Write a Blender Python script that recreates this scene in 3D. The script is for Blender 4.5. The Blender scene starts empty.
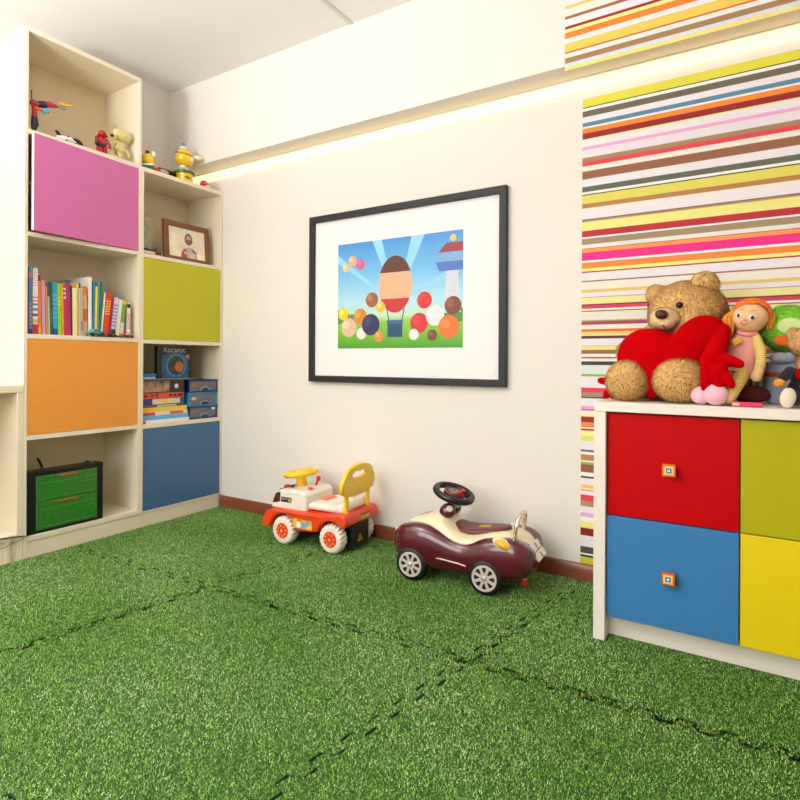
import bpy, bmesh, math, random
import numpy as np
from mathutils import Vector, Matrix, Euler

random.seed(7)
RNG = np.random.default_rng(11)
SC = bpy.context.scene
COL = SC.collection
PI = math.pi

# ------------------------------------------------------------------ camera
F, EYE, YAW, ROLL, PX, PY = 565.0, 0.92, math.radians(31.8), math.radians(0.3), 400.0, 361.0
FW = Vector((-math.sin(YAW), math.cos(YAW), 0)); RT = Vector((math.cos(YAW), math.sin(YAW), 0)); UP = Vector((0, 0, 1))
CAMP = Vector((0, 0, EYE))


def ray(u, v):
    a, b = u - PX, v - PY
    a2 = a * math.cos(ROLL) + b * math.sin(ROLL)
    b2 = -a * math.sin(ROLL) + b * math.cos(ROLL)
    return FW * F + RT * a2 - UP * b2


def on(u, v, axis, val):
    d = ray(u, v)
    return CAMP + d * ((val - CAMP[axis]) / d[axis])


def A(u, v, Y): return on(u, v, 1, Y)      # point at depth Y
def S(u, v, X): return on(u, v, 0, X)      # point at shelf plane X


def hit(c, r, u, v):
    d = ray(u, v).normalized(); oc = CAMP - c
    b = oc.dot(d); q = b * b - (oc.dot(oc) - r * r)
    return CAMP + d * (-b - math.sqrt(max(q, 0)))


cam = bpy.data.cameras.new('camera'); co = bpy.data.objects.new('camera', cam); COL.objects.link(co)
cam.sensor_width = 36; cam.sensor_fit = 'HORIZONTAL'; cam.lens = F / 800 * 36; cam.shift_y = -(400 - PY) / 800
cam.clip_start = 0.02
r_ = RT * math.cos(ROLL) + UP * math.sin(ROLL); u_ = -RT * math.sin(ROLL) + UP * math.cos(ROLL)
mw = Matrix((r_, u_, -FW)).transposed().to_4x4(); mw.translation = CAMP
co.matrix_world = mw
SC.camera = co

# ------------------------------------------------------------------ materials
def lin(c):
    return tuple(((x / 255) / 12.92 if x / 255 <= 0.04045 else ((x / 255 + 0.055) / 1.055) ** 2.4) for x in c[:3]) + (1,)


MATS = {}


def mat(name, rgb, rough=.5, metal=0., var=.05, scale=25, bump=0., bscale=250, coat=0., sheen=0., trans=0., emit=0., stretch=None, spec=.5):
    if name in MATS: return MATS[name]
    m = bpy.data.materials.new(name); m.use_nodes = True
    nt = m.node_tree; N = nt.nodes; L = nt.links
    p = N['Principled BSDF']
    p.inputs['Roughness'].default_value = rough; p.inputs['Metallic'].default_value = metal
    p.inputs['Coat Weight'].default_value = coat; p.inputs['Coat Roughness'].default_value = .06
    p.inputs['Sheen Weight'].default_value = sheen
    p.inputs['Specular IOR Level'].default_value = spec
    p.inputs['Transmission Weight'].default_value = trans
    tc = N.new('ShaderNodeTexCoord'); mp = N.new('ShaderNodeMapping')
    if stretch: mp.inputs['Scale'].default_value = stretch
    L.new(tc.outputs['Object'], mp.inputs['Vector'])
    nz = N.new('ShaderNodeTexNoise'); nz.inputs['Scale'].default_value = scale; nz.inputs['Detail'].default_value = 3
    L.new(mp.outputs['Vector'], nz.inputs['Vector'])
    cr = N.new('ShaderNodeValToRGB'); c = lin(rgb)
    cr.color_ramp.elements[0].position = .3; cr.color_ramp.elements[1].position = .7
    cr.color_ramp.elements[0].color = tuple(max(0, x * (1 - var)) for x in c[:3]) + (1,)
    cr.color_ramp.elements[1].color = tuple(min(1, x * (1 + var)) for x in c[:3]) + (1,)
    L.new(nz.outputs['Fac'], cr.inputs['Fac']); L.new(cr.outputs['Color'], p.inputs['Base Color'])
    if bump:
        n2 = N.new('ShaderNodeTexNoise'); n2.inputs['Scale'].default_value = bscale
        L.new(mp.outputs['Vector'], n2.inputs['Vector'])
        b = N.new('ShaderNodeBump'); b.inputs['Strength'].default_value = bump; b.inputs['Distance'].default_value = .002
        L.new(n2.outputs['Fac'], b.inputs['Height']); L.new(b.outputs['Normal'], p.inputs['Normal'])
    if emit:
        L.new(cr.outputs['Color'], p.inputs['Emission Color']); p.inputs['Emission Strength'].default_value = emit
    MATS[name] = m
    return m


_cc = {}


def cm(rgb, rough=.5, **k):
    key = (tuple(rgb), rough) + tuple(sorted(k.items()))
    if key not in _cc: _cc[key] = mat('paint_%d_%d_%d_%d' % (*rgb, len(_cc)), rgb, rough, **k)
    return _cc[key]


# ------------------------------------------------------------------ mesh builder
class MB:
    def __init__(s): s.V = []; s.Fc = []; s.M = []; s.T = Matrix.Identity(4); s.m = 0

    def add(s, vs, fs, m=None):
        n = len(s.V); s.V += [s.T @ Vector(v) for v in vs]
        s.Fc += [tuple(i + n for i in f) for f in fs]; s.M += [s.m if m is None else m] * len(fs)
        return s

    def box(s, x0, x1, y0, y1, z0, z1, m=None):
        vs = [(x, y, z) for x in (x0, x1) for y in (y0, y1) for z in (z0, z1)]
        return s.add(vs, [(0, 1, 3, 2), (4, 6, 7, 5), (0, 4, 5, 1), (2, 3, 7, 6), (0, 2, 6, 4), (1, 5, 7, 3)], m)

    def prism(s, pts, off, m=None):
        n = len(pts); off = Vector(off); p = [Vector(q) for q in pts]
        nor = sum(((p[i] - p[0]).cross(p[(i + 1) % n] - p[0]) for i in range(n)), Vector())
        if nor.dot(off) > 0: p = p[::-1]
        vs = p + [q + off for q in p]
        fs = [tuple(range(n)), tuple(range(2 * n - 1, n - 1, -1))] + [(i, i + n, (i + 1) % n + n, (i + 1) % n) for i in range(n)]
        return s.add(vs, fs, m)

    def loft(s, rings, cap=True, m=None, closed=False):
        n = len(rings[0]); k = len(rings); vs = [v for r in rings for v in r]; fs = []
        for a in range(k if closed else k - 1):
            b = (a + 1) % k
            for i in range(n):
                j = (i + 1) % n; fs.append((a * n + i, a * n + j, b * n + j, b * n + i))
        if cap and not closed: fs += [tuple(range(n - 1, -1, -1)), tuple(range((k - 1) * n, k * n))]
        return s.add(vs, fs, m)

    def tube(s, pts, r, n=10, m=None, closed=False, cap=True):
        P = [Vector(p) for p in pts]; k = len(P); rs = r if isinstance(r, (list, tuple)) else [r] * k
        rings = []; ref = None
        for i in range(k):
            if closed: d = P[(i + 1) % k] - P[i - 1]
            else: d = P[min(i + 1, k - 1)] - P[max(i - 1, 0)]
            d.normalize()
            if ref is None: ref = Vector((0, 0, 1)) if abs(d.z) < .9 else Vector((1, 0, 0))
            a = d.cross(ref).normalized(); b = a.cross(d).normalized(); ref = b
            rings.append([P[i] + (a * math.cos(t) + b * math.sin(t)) * rs[i] for t in [2 * PI * q / n for q in range(n)]])
        return s.loft(rings, cap, m, closed)

    def ell(s, c, r, rot=None, nu=20, nv=12, m=None):
        if not isinstance(r, (tuple, list)): r = (r, r, r)
        R = rot.to_matrix() if rot is not None and not isinstance(rot, Matrix) else (rot or Matrix.Identity(3)); c = Vector(c)
        rings = []
        for j in range(1, nv):
            t = PI * j / nv
            rings.append([c + R @ Vector((r[0] * math.sin(t) * math.cos(2 * PI * i / nu), r[1] * math.sin(t) * math.sin(2 * PI * i / nu), -r[2] * math.cos(t))) for i in range(nu)])
        vs = [v for q in rings for v in q]; fs = []
        for a in range(nv - 2):
            for i in range(nu):
                j = (i + 1) % nu; fs.append((a * nu + i, a * nu + j, (a + 1) * nu + j, (a + 1) * nu + i))
        b0 = len(vs); vs += [c + R @ Vector((0, 0, -r[2])), c + R @ Vector((0, 0, r[2]))]
        for i in range(nu):
            j = (i + 1) % nu; fs.append((j, i, b0)); fs.append(((nv - 2) * nu + i, (nv - 2) * nu + j, b0 + 1))
        return s.add(vs, fs, m)

    def lathe(s, prof, c=(0, 0, 0), rot=None, n=32, m=None):
        R = rot.to_matrix() if rot is not None else Matrix.Identity(3); c = Vector(c)
        return s.loft([[c + R @ Vector((max(r, 1e-4) * math.cos(2 * PI * i / n), max(r, 1e-4) * math.sin(2 * PI * i / n), z)) for i in range(n)] for r, z in prof], True, m)

    def torus(s, c, R, r, rot=None, n=40, k=12, m=None):
        M = rot.to_matrix() if rot is not None else Matrix.Identity(3); c = Vector(c)
        return s.tube([c + M @ Vector((R * math.cos(2 * PI * i / n), R * math.sin(2 * PI * i / n), 0)) for i in range(n)], r, k, m, True)

    def build(s, name, mats, parent=None, bevel=0., ang=35, sub=0, flat=False, loc=None, seg=2, at=None):
        me = bpy.data.meshes.new(name)
        org = Vector(loc) if loc is not None else (Vector(parent.get('_org', (0, 0, 0))) if parent else Vector((0, 0, 0)))
        me.from_pydata([v - org for v in s.V], [], s.Fc)
        if not isinstance(mats, (list, tuple)): mats = [mats]
        for q in mats: me.materials.append(q)
        if max(s.M, default=0) > 0: me.polygons.foreach_set('material_index', s.M)
        if not flat:
            me.polygons.foreach_set('use_smooth', [True] * len(me.polygons))
            if not sub: me.set_sharp_from_angle(angle=math.radians(ang))
        bm = bmesh.new(); bm.from_mesh(me); bmesh.ops.recalc_face_normals(bm, faces=bm.faces); bm.to_mesh(me); bm.free()
        me.update()
        o = bpy.data.objects.new(name, me); COL.objects.link(o)
        if parent:
            o.parent = parent
            if '_org' in parent: o['_org'] = parent['_org']
        elif loc is not None: o.location = loc; o['_org'] = tuple(loc)
        elif at is not None: o.location = at
        if bevel:
            b = o.modifiers.new('bevel', 'BEVEL'); b.width = bevel; b.segments = seg; b.limit_method = 'ANGLE'; b.angle_limit = math.radians(40)
            if not flat: b.harden_normals = False
        if sub:
            q = o.modifiers.new('sub', 'SUBSURF'); q.levels = sub; q.render_levels = sub
        return o


def bake(o):
    """apply the modifiers of o into its own mesh"""
    dg = bpy.context.evaluated_depsgraph_get(); dg.update()
    me = bpy.data.meshes.new_from_object(o.evaluated_get(dg)); old = o.data
    o.modifiers.clear(); o.data = me; me.name = o.name
    if old.users == 0: bpy.data.meshes.remove(old)
    return o


def smooth(o, ang=None):
    o.data.polygons.foreach_set('use_smooth', [True] * len(o.data.polygons))
    if ang: o.data.set_sharp_from_angle(angle=math.radians(ang))
    o.data.update()
    return o


def thing(name, label, cat, loc=(0, 0, 0), rotz=0, group=None, world=False):
    o = bpy.data.objects.new(name, None); COL.objects.link(o); o.empty_display_size = .05
    o.location = loc; o.rotation_euler = (0, 0, rotz)
    if world: o['_org'] = tuple(loc)
    o['label'] = label; o['category'] = cat
    if group: o['group'] = group
    return o


def tag(o, label, cat, group=None):
    o['label'] = label; o['category'] = cat
    if group: o['group'] = group
    return o


def struct(o): o['kind'] = 'structure'; return o


def plate(name, outlines, depth, mats, parent=None, bevel=0., T=None, res=2):
    """filled flat outline(s) with holes, extruded; outlines in local xy"""
    cu = bpy.data.curves.new(name, 'CURVE'); cu.dimensions = '2D'; cu.fill_mode = 'BOTH'
    cu.extrude = depth / 2 - bevel; cu.bevel_depth = bevel; cu.bevel_resolution = res
    for ol in outlines:
        sp = cu.splines.new('POLY'); sp.points.add(len(ol) - 1)
        for p, q in zip(sp.points, ol): p.co = (q[0], q[1], 0, 1)
        sp.use_cyclic_u = True
    t = bpy.data.objects.new('tmp', cu); COL.objects.link(t)
    dg = bpy.context.evaluated_depsgraph_get(); dg.update()
    me = bpy.data.meshes.new_from_object(t.evaluated_get(dg))
    bpy.data.objects.remove(t); bpy.data.curves.remove(cu)
    if T is not None: me.transform(T)
    me.materials.clear()
    for q in (mats if isinstance(mats, (list, tuple)) else [mats]): me.materials.append(q)
    me.name = name
    o = bpy.data.objects.new(name, me); COL.objects.link(o)
    if parent: o.parent = parent
    return smooth(o, 40)


def text(name, body, size, m, parent, T, depth=.0006):
    cu = bpy.data.curves.new(name, 'FONT'); cu.body = body; cu.size = size; cu.extrude = depth; cu.align_x = 'CENTER'; cu.align_y = 'CENTER'
    t = bpy.data.objects.new('tmp', cu); COL.objects.link(t)
    dg = bpy.context.evaluated_depsgraph_get(); dg.update()
    me = bpy.data.meshes.new_from_object(t.evaluated_get(dg))
    bpy.data.objects.remove(t); bpy.data.curves.remove(cu)
    me.transform(T); me.materials.clear(); me.materials.append(m); me.name = name
    o = bpy.data.objects.new(name, me); COL.objects.link(o); o.parent = parent
    return o


def limb(L, pts, rs, n=8):
    for i in range(len(pts) - 1):
        a, b = Vector(pts[i]), Vector(pts[i + 1])
        for k in range(n + 1):
            t = k / n; L.append((a.lerp(b, t), rs[i] * (1 - t) + rs[i + 1] * t, None))
    return L


def blob(name, balls, m, parent, vox=.006, it=8, fuzz=0, flen=.008, fw=.0012, clip=None):
    """one continuous surface grown over a list of (centre, radius or radii, rot)"""
    mb = MB()
    for c, r, rot in balls: mb.ell(c, r, rot, 20, 12)
    o = mb.build(name, m, parent)
    q = o.modifiers.new('r', 'REMESH'); q.mode = 'VOXEL'; q.voxel_size = vox
    q = o.modifiers.new('s', 'SMOOTH'); q.iterations = it; q.factor = .5
    bake(o); smooth(o)
    if clip is not None:                                   # rests flat on its shelf
        z = clip - (Vector(parent.get('_org', (0, 0, 0))).z if parent else 0)
        for v in o.data.vertices:
            if v.co.z < z: v.co.z = z
    if fuzz: furry(o, fuzz * 1.8, flen, fw * .66)
    return o


def furry(o, dens, flen, fw, droop=.25):
    me = o.data; me.calc_loop_triangles(); n = len(me.vertices)
    co_ = np.empty(n * 3, np.float32); me.vertices.foreach_get('co', co_); co_ = co_.reshape(-1, 3)
    no = np.empty(n * 3, np.float32); me.vertices.foreach_get('normal', no); no = no.reshape(-1, 3)
    t = np.empty(len(me.loop_triangles) * 3, np.int32); me.loop_triangles.foreach_get('vertices', t); t = t.reshape(-1, 3)
    a, b, c = co_[t[:, 0]], co_[t[:, 1]], co_[t[:, 2]]
    ar = np.linalg.norm(np.cross(b - a, c - a), axis=1) / 2
    k = int(ar.sum() * dens); idx = RNG.choice(len(t), k, p=ar / ar.sum())
    r1 = np.sqrt(RNG.random(k))[:, None]; r2 = RNG.random(k)[:, None]
    p = a[idx] * (1 - r1) + b[idx] * r1 * (1 - r2) + c[idx] * r1 * r2
    nn = no[t[idx, 0]]; d = nn + RNG.normal(0, .45, (k, 3)); d[:, 2] -= droop; d /= np.linalg.norm(d, axis=1)[:, None]
    s = np.cross(d, RNG.normal(0, 1, (k, 3))); s /= np.linalg.norm(s, axis=1)[:, None] + 1e-9
    ln = flen * RNG.uniform(.6, 1.2, (k, 1))
    V = np.concatenate([co_, np.stack([p - s * fw / 2, p + s * fw / 2, p + d * ln], 1).reshape(-1, 3)])
    faces = [tuple(q.vertices) for q in me.polygons]
    m2 = bpy.data.meshes.new(me.name)
    tri = (np.arange(k * 3).reshape(-1, 3) + n).tolist()
    m2.from_pydata(V.tolist(), [], faces + [tuple(q) for q in tri])
    for q in me.materials: m2.materials.append(q)
    m2.polygons.foreach_set('use_smooth', [True] * len(faces) + [False] * k)
    # strands take the normal of the skin below them, so light falls over the pile as over the body
    nrm = np.zeros((len(V), 3), np.float32); nrm[:n] = no; nrm[n:] = np.repeat(nn * .8 + d * .3, 3, axis=0)
    nrm /= np.linalg.norm(nrm, axis=1)[:, None] + 1e-9
    m2.polygons.foreach_set('use_smooth', [True] * (len(faces) + k))
    m2.normals_split_custom_set_from_vertices(nrm.tolist())
    o.data = m2
    return o


def box_thing(name, x0, x1, y0, y1, z0, z1, m, label=None, cat=None, bevel=.002, parent=None):
    loc = None if parent else ((x0 + x1) / 2, (y0 + y1) / 2, z0)
    o = MB().box(x0, x1, y0, y1, z0, z1).build(name, m, parent, bevel, loc=loc)
    if label: tag(o, label, cat)
    return o


# ------------------------------------------------------------------ the room
WX0, WX1, WY0, WY1, FZ, CZ = -3.18, 1.75, -1.75, 2.45, -.014, 2.635
BY, BZ = 2.31, 2.125
wallm = mat('wall_paper_linen', (237, 232, 224), .85, var=.01, scale=60, bump=.12, bscale=500, stretch=(1, 1, .4))
ceilm = mat('ceiling_paint', (245, 244, 241), .9, var=.005, scale=4)
floorm = mat('floor_laminate', (150, 105, 70), .5, var=.25, scale=6, stretch=(1, 12, 1))
basem = mat('baseboard_wood', (128, 66, 38), .4, var=.22, scale=22, stretch=(.35, 1, 7), coat=.2)
whitem = mat('white_paint', (238, 236, 230), .45, var=.01)

struct(MB().box(WX0 - .1, WX1 + .1, WY0 - .1, WY1 + .1, FZ - .08, FZ).build('floor', floorm))
struct(MB().box(WX0 - .1, WX1 + .1, WY0 - .1, WY1 + .1, CZ, CZ + .1).build('ceiling', ceilm))
wb = struct(MB().box(WX0 - .1, WX1 + .1, WY1, WY1 + .1, FZ, CZ).build('wall_back', wallm))
struct(MB().box(WX0 - .1, WX0, WY0 - .1, WY1, FZ, CZ).build('wall_left', wallm))
struct(MB().box(WX1, WX1 + .1, WY0 - .1, WY1, FZ, CZ).build('wall_right', wallm))
bo = struct(MB().box(WX0, WX1, BY, WY1, BZ, CZ).build('trim_1', wallm))
# rear wall with the window opening (behind the camera)
W0, W1, WZ0, WZ1 = -2.6, -.3, .85, 2.3
m = MB()
m.box(WX0, W0, WY0 - .1, WY0, FZ, CZ); m.box(W1, WX1, WY0 - .1, WY0, FZ, CZ)
m.box(W0, W1, WY0 - .1, WY0, FZ, WZ0); m.box(W0, W1, WY0 - .1, WY0, WZ1, CZ)
struct(m.build('wall_rear', wallm))
m = MB(); fy0, fy1 = WY0 - .07, WY0 - .02
for a, b in ((W0, W0 + .06), (W1 - .06, W1), ((W0 + W1) / 2 - .03, (W0 + W1) / 2 + .03)): m.box(a, b, fy0, fy1, WZ0, WZ1)
for a, b in ((WZ0, WZ0 + .06), (WZ1 - .06, WZ1)): m.box(W0, W1, fy0, fy1, a, b)
struct(m.build('window_1', whitem, bevel=.004))
# baseboards
def baseboard(name, x0, x1):
    prof = [(2.45, FZ), (2.434, FZ), (2.434, .04), (2.437, .052), (2.440, .060), (2.446, .066), (2.45, .066)]
    mb = MB().prism([(x0, y, z) for y, z in prof], (x1 - x0, 0, 0))
    return struct(mb.build(name, basem, bevel=.001))
baseboard('baseboard_back', -2.8405, WX1)
# narrow strip on the ceiling, running in from the room to the beam
p0 = A(352, 23, BY); p1 = on(328, -2, 2, CZ)
q = (p1 - p0); q.z = 0; q.normalize()
struct(MB().box(p0.x - .012, p0.x + .012, .9, BY, CZ - .006, CZ).build('trim_2', mat('strip_white', (226, 222, 214), .6, var=.01), bevel=.003))

# striped wallpaper: one face per printed stripe
ST = [  # (pixel row where the stripe ends, colour) at u = 583 on the wall
 (70, 'C'), (87.8, 'ivory'), (91.9, (238, 200, 208)), (99.7, 'cream'), (108.1, (226, 220, 70)), (109, (50, 50, 40)), (111.9, 'white'), (117.8, (108, 102, 86)),
 (123.5, 'lav'), (127.5, (84, 138, 172)), (129.4, 'cream'), (134.1, (240, 138, 48)), (139.8, (146, 32, 42)), (141, (255, 236, 140)), (147.5, 'lav'),
 (150.6, (236, 172, 214)), (158.5, (234, 226, 236)), (162.8, (163, 132, 96)), (166.9, (226, 64, 80)), (171.9, 'cream'), (179.8, (148, 98, 68)),
 (187.3, 'lav'), (192.5, (98, 102, 92)), (195, 'white'), (196, (40, 40, 30)), (204.4, (222, 216, 98)), (208.8, (182, 128, 76)), (211.9, 'cream'),
 (219.8, 'lav'), (221, (150, 66, 108)), (222.5, (160, 154, 88)), (231.3, (238, 234, 142)), (237.5, (186, 40, 56)), (239.1, 'white'), (245, (160, 138, 108)),
 (248.8, (226, 236, 232)), (249.6, (226, 90, 60)), (253.1, (252, 156, 86)), (261, (236, 40, 138)), (263.1, 'white'), (268.8, (240, 138, 62)),
 (271.9, (254, 236, 140)), (273.1, (160, 40, 48)), (281, 'lav'), (282.3, (150, 104, 72)), (290, 'cream'), (293.1, (226, 200, 116)), (297.2, 'lav'),
 (298.1, (206, 150, 170)), (304.5, (236, 232, 158)), (305.6, (110, 40, 60)), (309, (214, 60, 90)), (311, 'white'), (312, (150, 44, 50)), (313.1, (250, 236, 150)),
 (319.4, (232, 230, 228)), (320.6, (240, 230, 150)), (321.9, (170, 148, 110)), (325, (166, 66, 98)), (329.4, 'cream'), (331.9, (236, 106, 66)),
 (335.2, (240, 216, 108)), (336, 'cream'), (338.8, (98, 40, 50)), (345.6, 'lav'), (346.5, (226, 180, 196)), (350, (240, 226, 130)), (353.8, (150, 98, 72)),
 (357, 'white'), (358.3, (142, 36, 40)), (361.3, 'cream'), (365, (64, 64, 64)), (374, (224, 234, 232)), (376.3, (146, 174, 92)), (387.5, 'lav'),
 (392.2, (228, 58, 90)), (396.6, (160, 142, 110)), (398, (70, 66, 64)), (405.8, 'lav'), (409, (236, 160, 220)), (410.3, (190, 60, 140)), (413.7, 'white'),
 (416.3, (246, 238, 150)), (421.9, (154, 34, 54)), (427, (242, 138, 66)), (428.4, 'white'), (430.3, (176, 40, 44)), (435.7, (244, 240, 150)),
 (440.4, (226, 226, 122)), (449.4, 'lav'), (451.5, (104, 100, 98)), (454.2, 'white'), (460.1, (186, 130, 76)), (461.6, 'cream'), (464, (150, 174, 92)),
 (471.9, (142, 90, 54)), (475.8, 'white'), (477.8, (76, 72, 70)), (484.4, 'lav'), (488, (232, 202, 96)), (489, 'white'), (490.3, (226, 130, 60)), (494.4, 'lav'),
 (500.4, (226, 60, 74)), (505.9, (166, 134, 92)), (512.3, 'lav'), (516.4, (234, 172, 216)), (521, 'white'), (527.5, (246, 238, 140)), (535, (132, 22, 28)),
 (546, 'lav'), (552.6, (80, 70, 66)), (554.3, 'white'), (556.3, (44, 42, 36)), (564.2, (206, 202, 48)), (569, 'white')]
NAMED = {'C': (240, 232, 214), 'ivory': (246, 240, 222), 'cream': (243, 236, 226), 'white': (247, 245, 242), 'lav': (238, 234, 240)}


def stripes(name, st, u, Y, x0, x1, ztop, y, parent):
    mats = []; ix = {}; mb = MB(); z = ztop
    for v, c in st:
        c = NAMED.get(c, c); zb = A(u, v, Y).z
        if c not in ix: ix[c] = len(mats); mats.append(cm(c, .75, var=.02, scale=40))
        if zb < z:
            mb.add([(x0, y, zb), (x1, y, zb), (x1, y, z), (x0, y, z)], [(0, 1, 2, 3)], ix[c]); z = zb
    return mb.build(name, mats, parent, flat=True)


stripes('wallpaper', ST, 583, WY1, -.611, WX1 - .001, BZ, WY1 - .0006, wb)
TOPST = [(-60, 'lav'), (-52, (232, 120, 50)), (-40, 'white'), (-34, (150, 104, 72)), (-24, 'lav'), (-18, (226, 220, 98)), (-8, (226, 60, 74)), (0, 'lav'),
 (3.4, (232, 234, 240)), (6.7, (236, 206, 112)), (14, 'cream'), (17, (150, 110, 66)), (24.2, 'lav'), (27, (164, 30, 36)), (30.4, (255, 240, 150)),
 (36.5, (236, 134, 46)), (41.4, 'lav'), (50, (240, 206, 92)), (51.5, (220, 90, 50)), (56, (230, 236, 232)), (61.3, (164, 126, 84)), (64.7, (212, 222, 238)), (68.6, (240, 226, 134))]
stripes('wallpaper', TOPST, 575, BY, A(565, 40, BY).x, WX1 - .001, CZ - .001, BY - .0006, bo)

# cove light strip where the wall meets the soffit of the beam
m = MB().box(WX0 + .02, WX1 - .02, WY1 - .012, WY1 - .001, 2.066, 2.121, 1)
m.box(WX0 + .02, WX1 - .02, WY1 - .016, WY1 - .001, 2.119, BZ, 0)
root = thing('light_strip', 'long warm glowing cove light strip under the ceiling beam', 'light', (-1.5, WY1 - .001, 2.066), world=True)
MB().box(WX0 + .02, WX1 - .02, WY1 - .012, WY1 - .0015, 2.066, 2.119).build('diffuser', mat('led_glow', (255, 232, 182), .4, var=.0, emit=1.5), root, .004)
MB().box(WX0 + .02, WX1 - .02, WY1 - .015, WY1 - .0015, 2.1195, BZ - .0005).build('mounting_rail', whitem, root)

# ------------------------------------------------------------------ light
def area(name, loc, rot, sx, sy, power, col, spread=None):
    l = bpy.data.lights.new(name, 'AREA'); l.shape = 'RECTANGLE'; l.size = sx; l.size_y = sy; l.energy = power; l.color = col
    if spread: l.spread = spread
    o = bpy.data.objects.new(name, l); COL.objects.link(o); o.location = loc; o.rotation_euler = rot
    return o


area('daylight', ((W0 + W1) / 2, WY0 - .09, (WZ0 + WZ1) / 2), (PI / 2, 0, 0), W1 - W0, WZ1 - WZ0, 92, (.98, .99, 1))  # noon light
root = thing('fill_globe_lamp', 'unseen round white globe fill lamp added above the middle of the room', 'lamp', (-.75, .15, CZ), world=True)  # unseen globe, added to light the ceiling and walls evenly
MB().lathe([(.07, -.03), (.09, -.02), (.09, 0)], (-.75, .15, CZ)).build('canopy', whitem, root)
MB().tube([(-.75, .15, CZ - .03), (-.75, .15, CZ - .22)], .006).build('stem', whitem, root)
MB().ell((-.75, .15, CZ - .36), .15).build('globe', mat('fill_globe_glow', (255, 252, 246), .3, var=0, emit=8), root)
# unseen uplighter added behind the camera to brighten the ceiling
root = thing('fill_uplighter', 'unseen white uplighter added behind the camera as fill light', 'lamp', (-2.0, -.45, FZ), world=True)
MB().lathe([(.0001, 0), (.15, 0), (.15, .015), (.02, .03), (.0001, .03)], (-2.0, -.45, FZ)).build('base', whitem, root)
MB().tube([(-2.0, -.45, .01), (-2.0, -.45, 1.66)], .012).build('pole', whitem, root)
MB().lathe([(.02, 0), (.10, .03), (.19, .09), (.2, .12), (.185, .10), (.09, .045), (.0001, .02)], (-2.0, -.45, 1.65)).build('bowl', whitem, root)
l = bpy.data.lights.new('fill_uplight', 'AREA'); l.shape = 'DISK'; l.size = .34; l.energy = 138; l.color = (.97, .985, 1)
o = bpy.data.objects.new('fill_uplight', l); COL.objects.link(o); o.location = (-2.0, -.45, 1.772); o.rotation_euler = (PI, 0, 0)
w = bpy.data.worlds.new('world'); SC.world = w; w.use_nodes = True
w.node_tree.nodes['Background'].inputs['Color'].default_value = (.9, .95, 1, 1); w.node_tree.nodes['Background'].inputs['Strength'].default_value = .6

# ------------------------------------------------------------------ artificial grass puzzle mats
gm = bpy.data.materials.new('artificial_grass'); gm.use_nodes = True
nt = gm.node_tree; p = nt.nodes['Principled BSDF']; p.inputs['Roughness'].default_value = .5
at_ = nt.nodes.new('ShaderNodeAttribute'); at_.attribute_name = 'tint'
cr = nt.nodes.new('ShaderNodeValToRGB'); e = cr.color_ramp.elements
e[0].position = 0; e[0].color = lin((30, 64, 6)); e[1].position = 1; e[1].color = lin((236, 246, 210))
for pos, c in ((.25, (70, 120, 28)), (.52, (116, 172, 58)), (.78, (164, 210, 98)), (.92, (220, 240, 166))):
    q = e.new(pos); q.color = lin(c)
nt.links.new(at_.outputs['Fac'], cr.inputs['Fac']); nt.links.new(cr.outputs['Color'], p.inputs['Base Color'])
foam = mat('mat_foam', (30, 34, 34), .8, var=.2, scale=120)
turf = mat('mat_turf_backing', (42, 86, 24), .9, var=.4, scale=350)

GX = [-2.95, None, None, .40]


def seam_x(k, y):              # the x of seam k at depth y
    if k == 0: return np.full_like(y, -2.838)
    if k == 3: return .40 + .17 * (y - 1.6)
    x = (-1.852, -.735)[k - 1] + .175 * (y - 1.6)
    return x + tooth(y, k) * .016


def seam_y(k, x):
    if k == 3: return np.full_like(x, 2.432)
    y = (-.45, .585, 1.585)[k] + .035 * (x + .735)
    if k == 0: return y
    return y + tooth(x + .17 * (1.6 - y), k + 5) * .016


def tooth(t, k):
    ph = ((t + .033 * k) / .094) % 1.0
    s = np.clip((np.abs(ph - .5) - .25) * 18, -1, 1)
    return s


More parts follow.
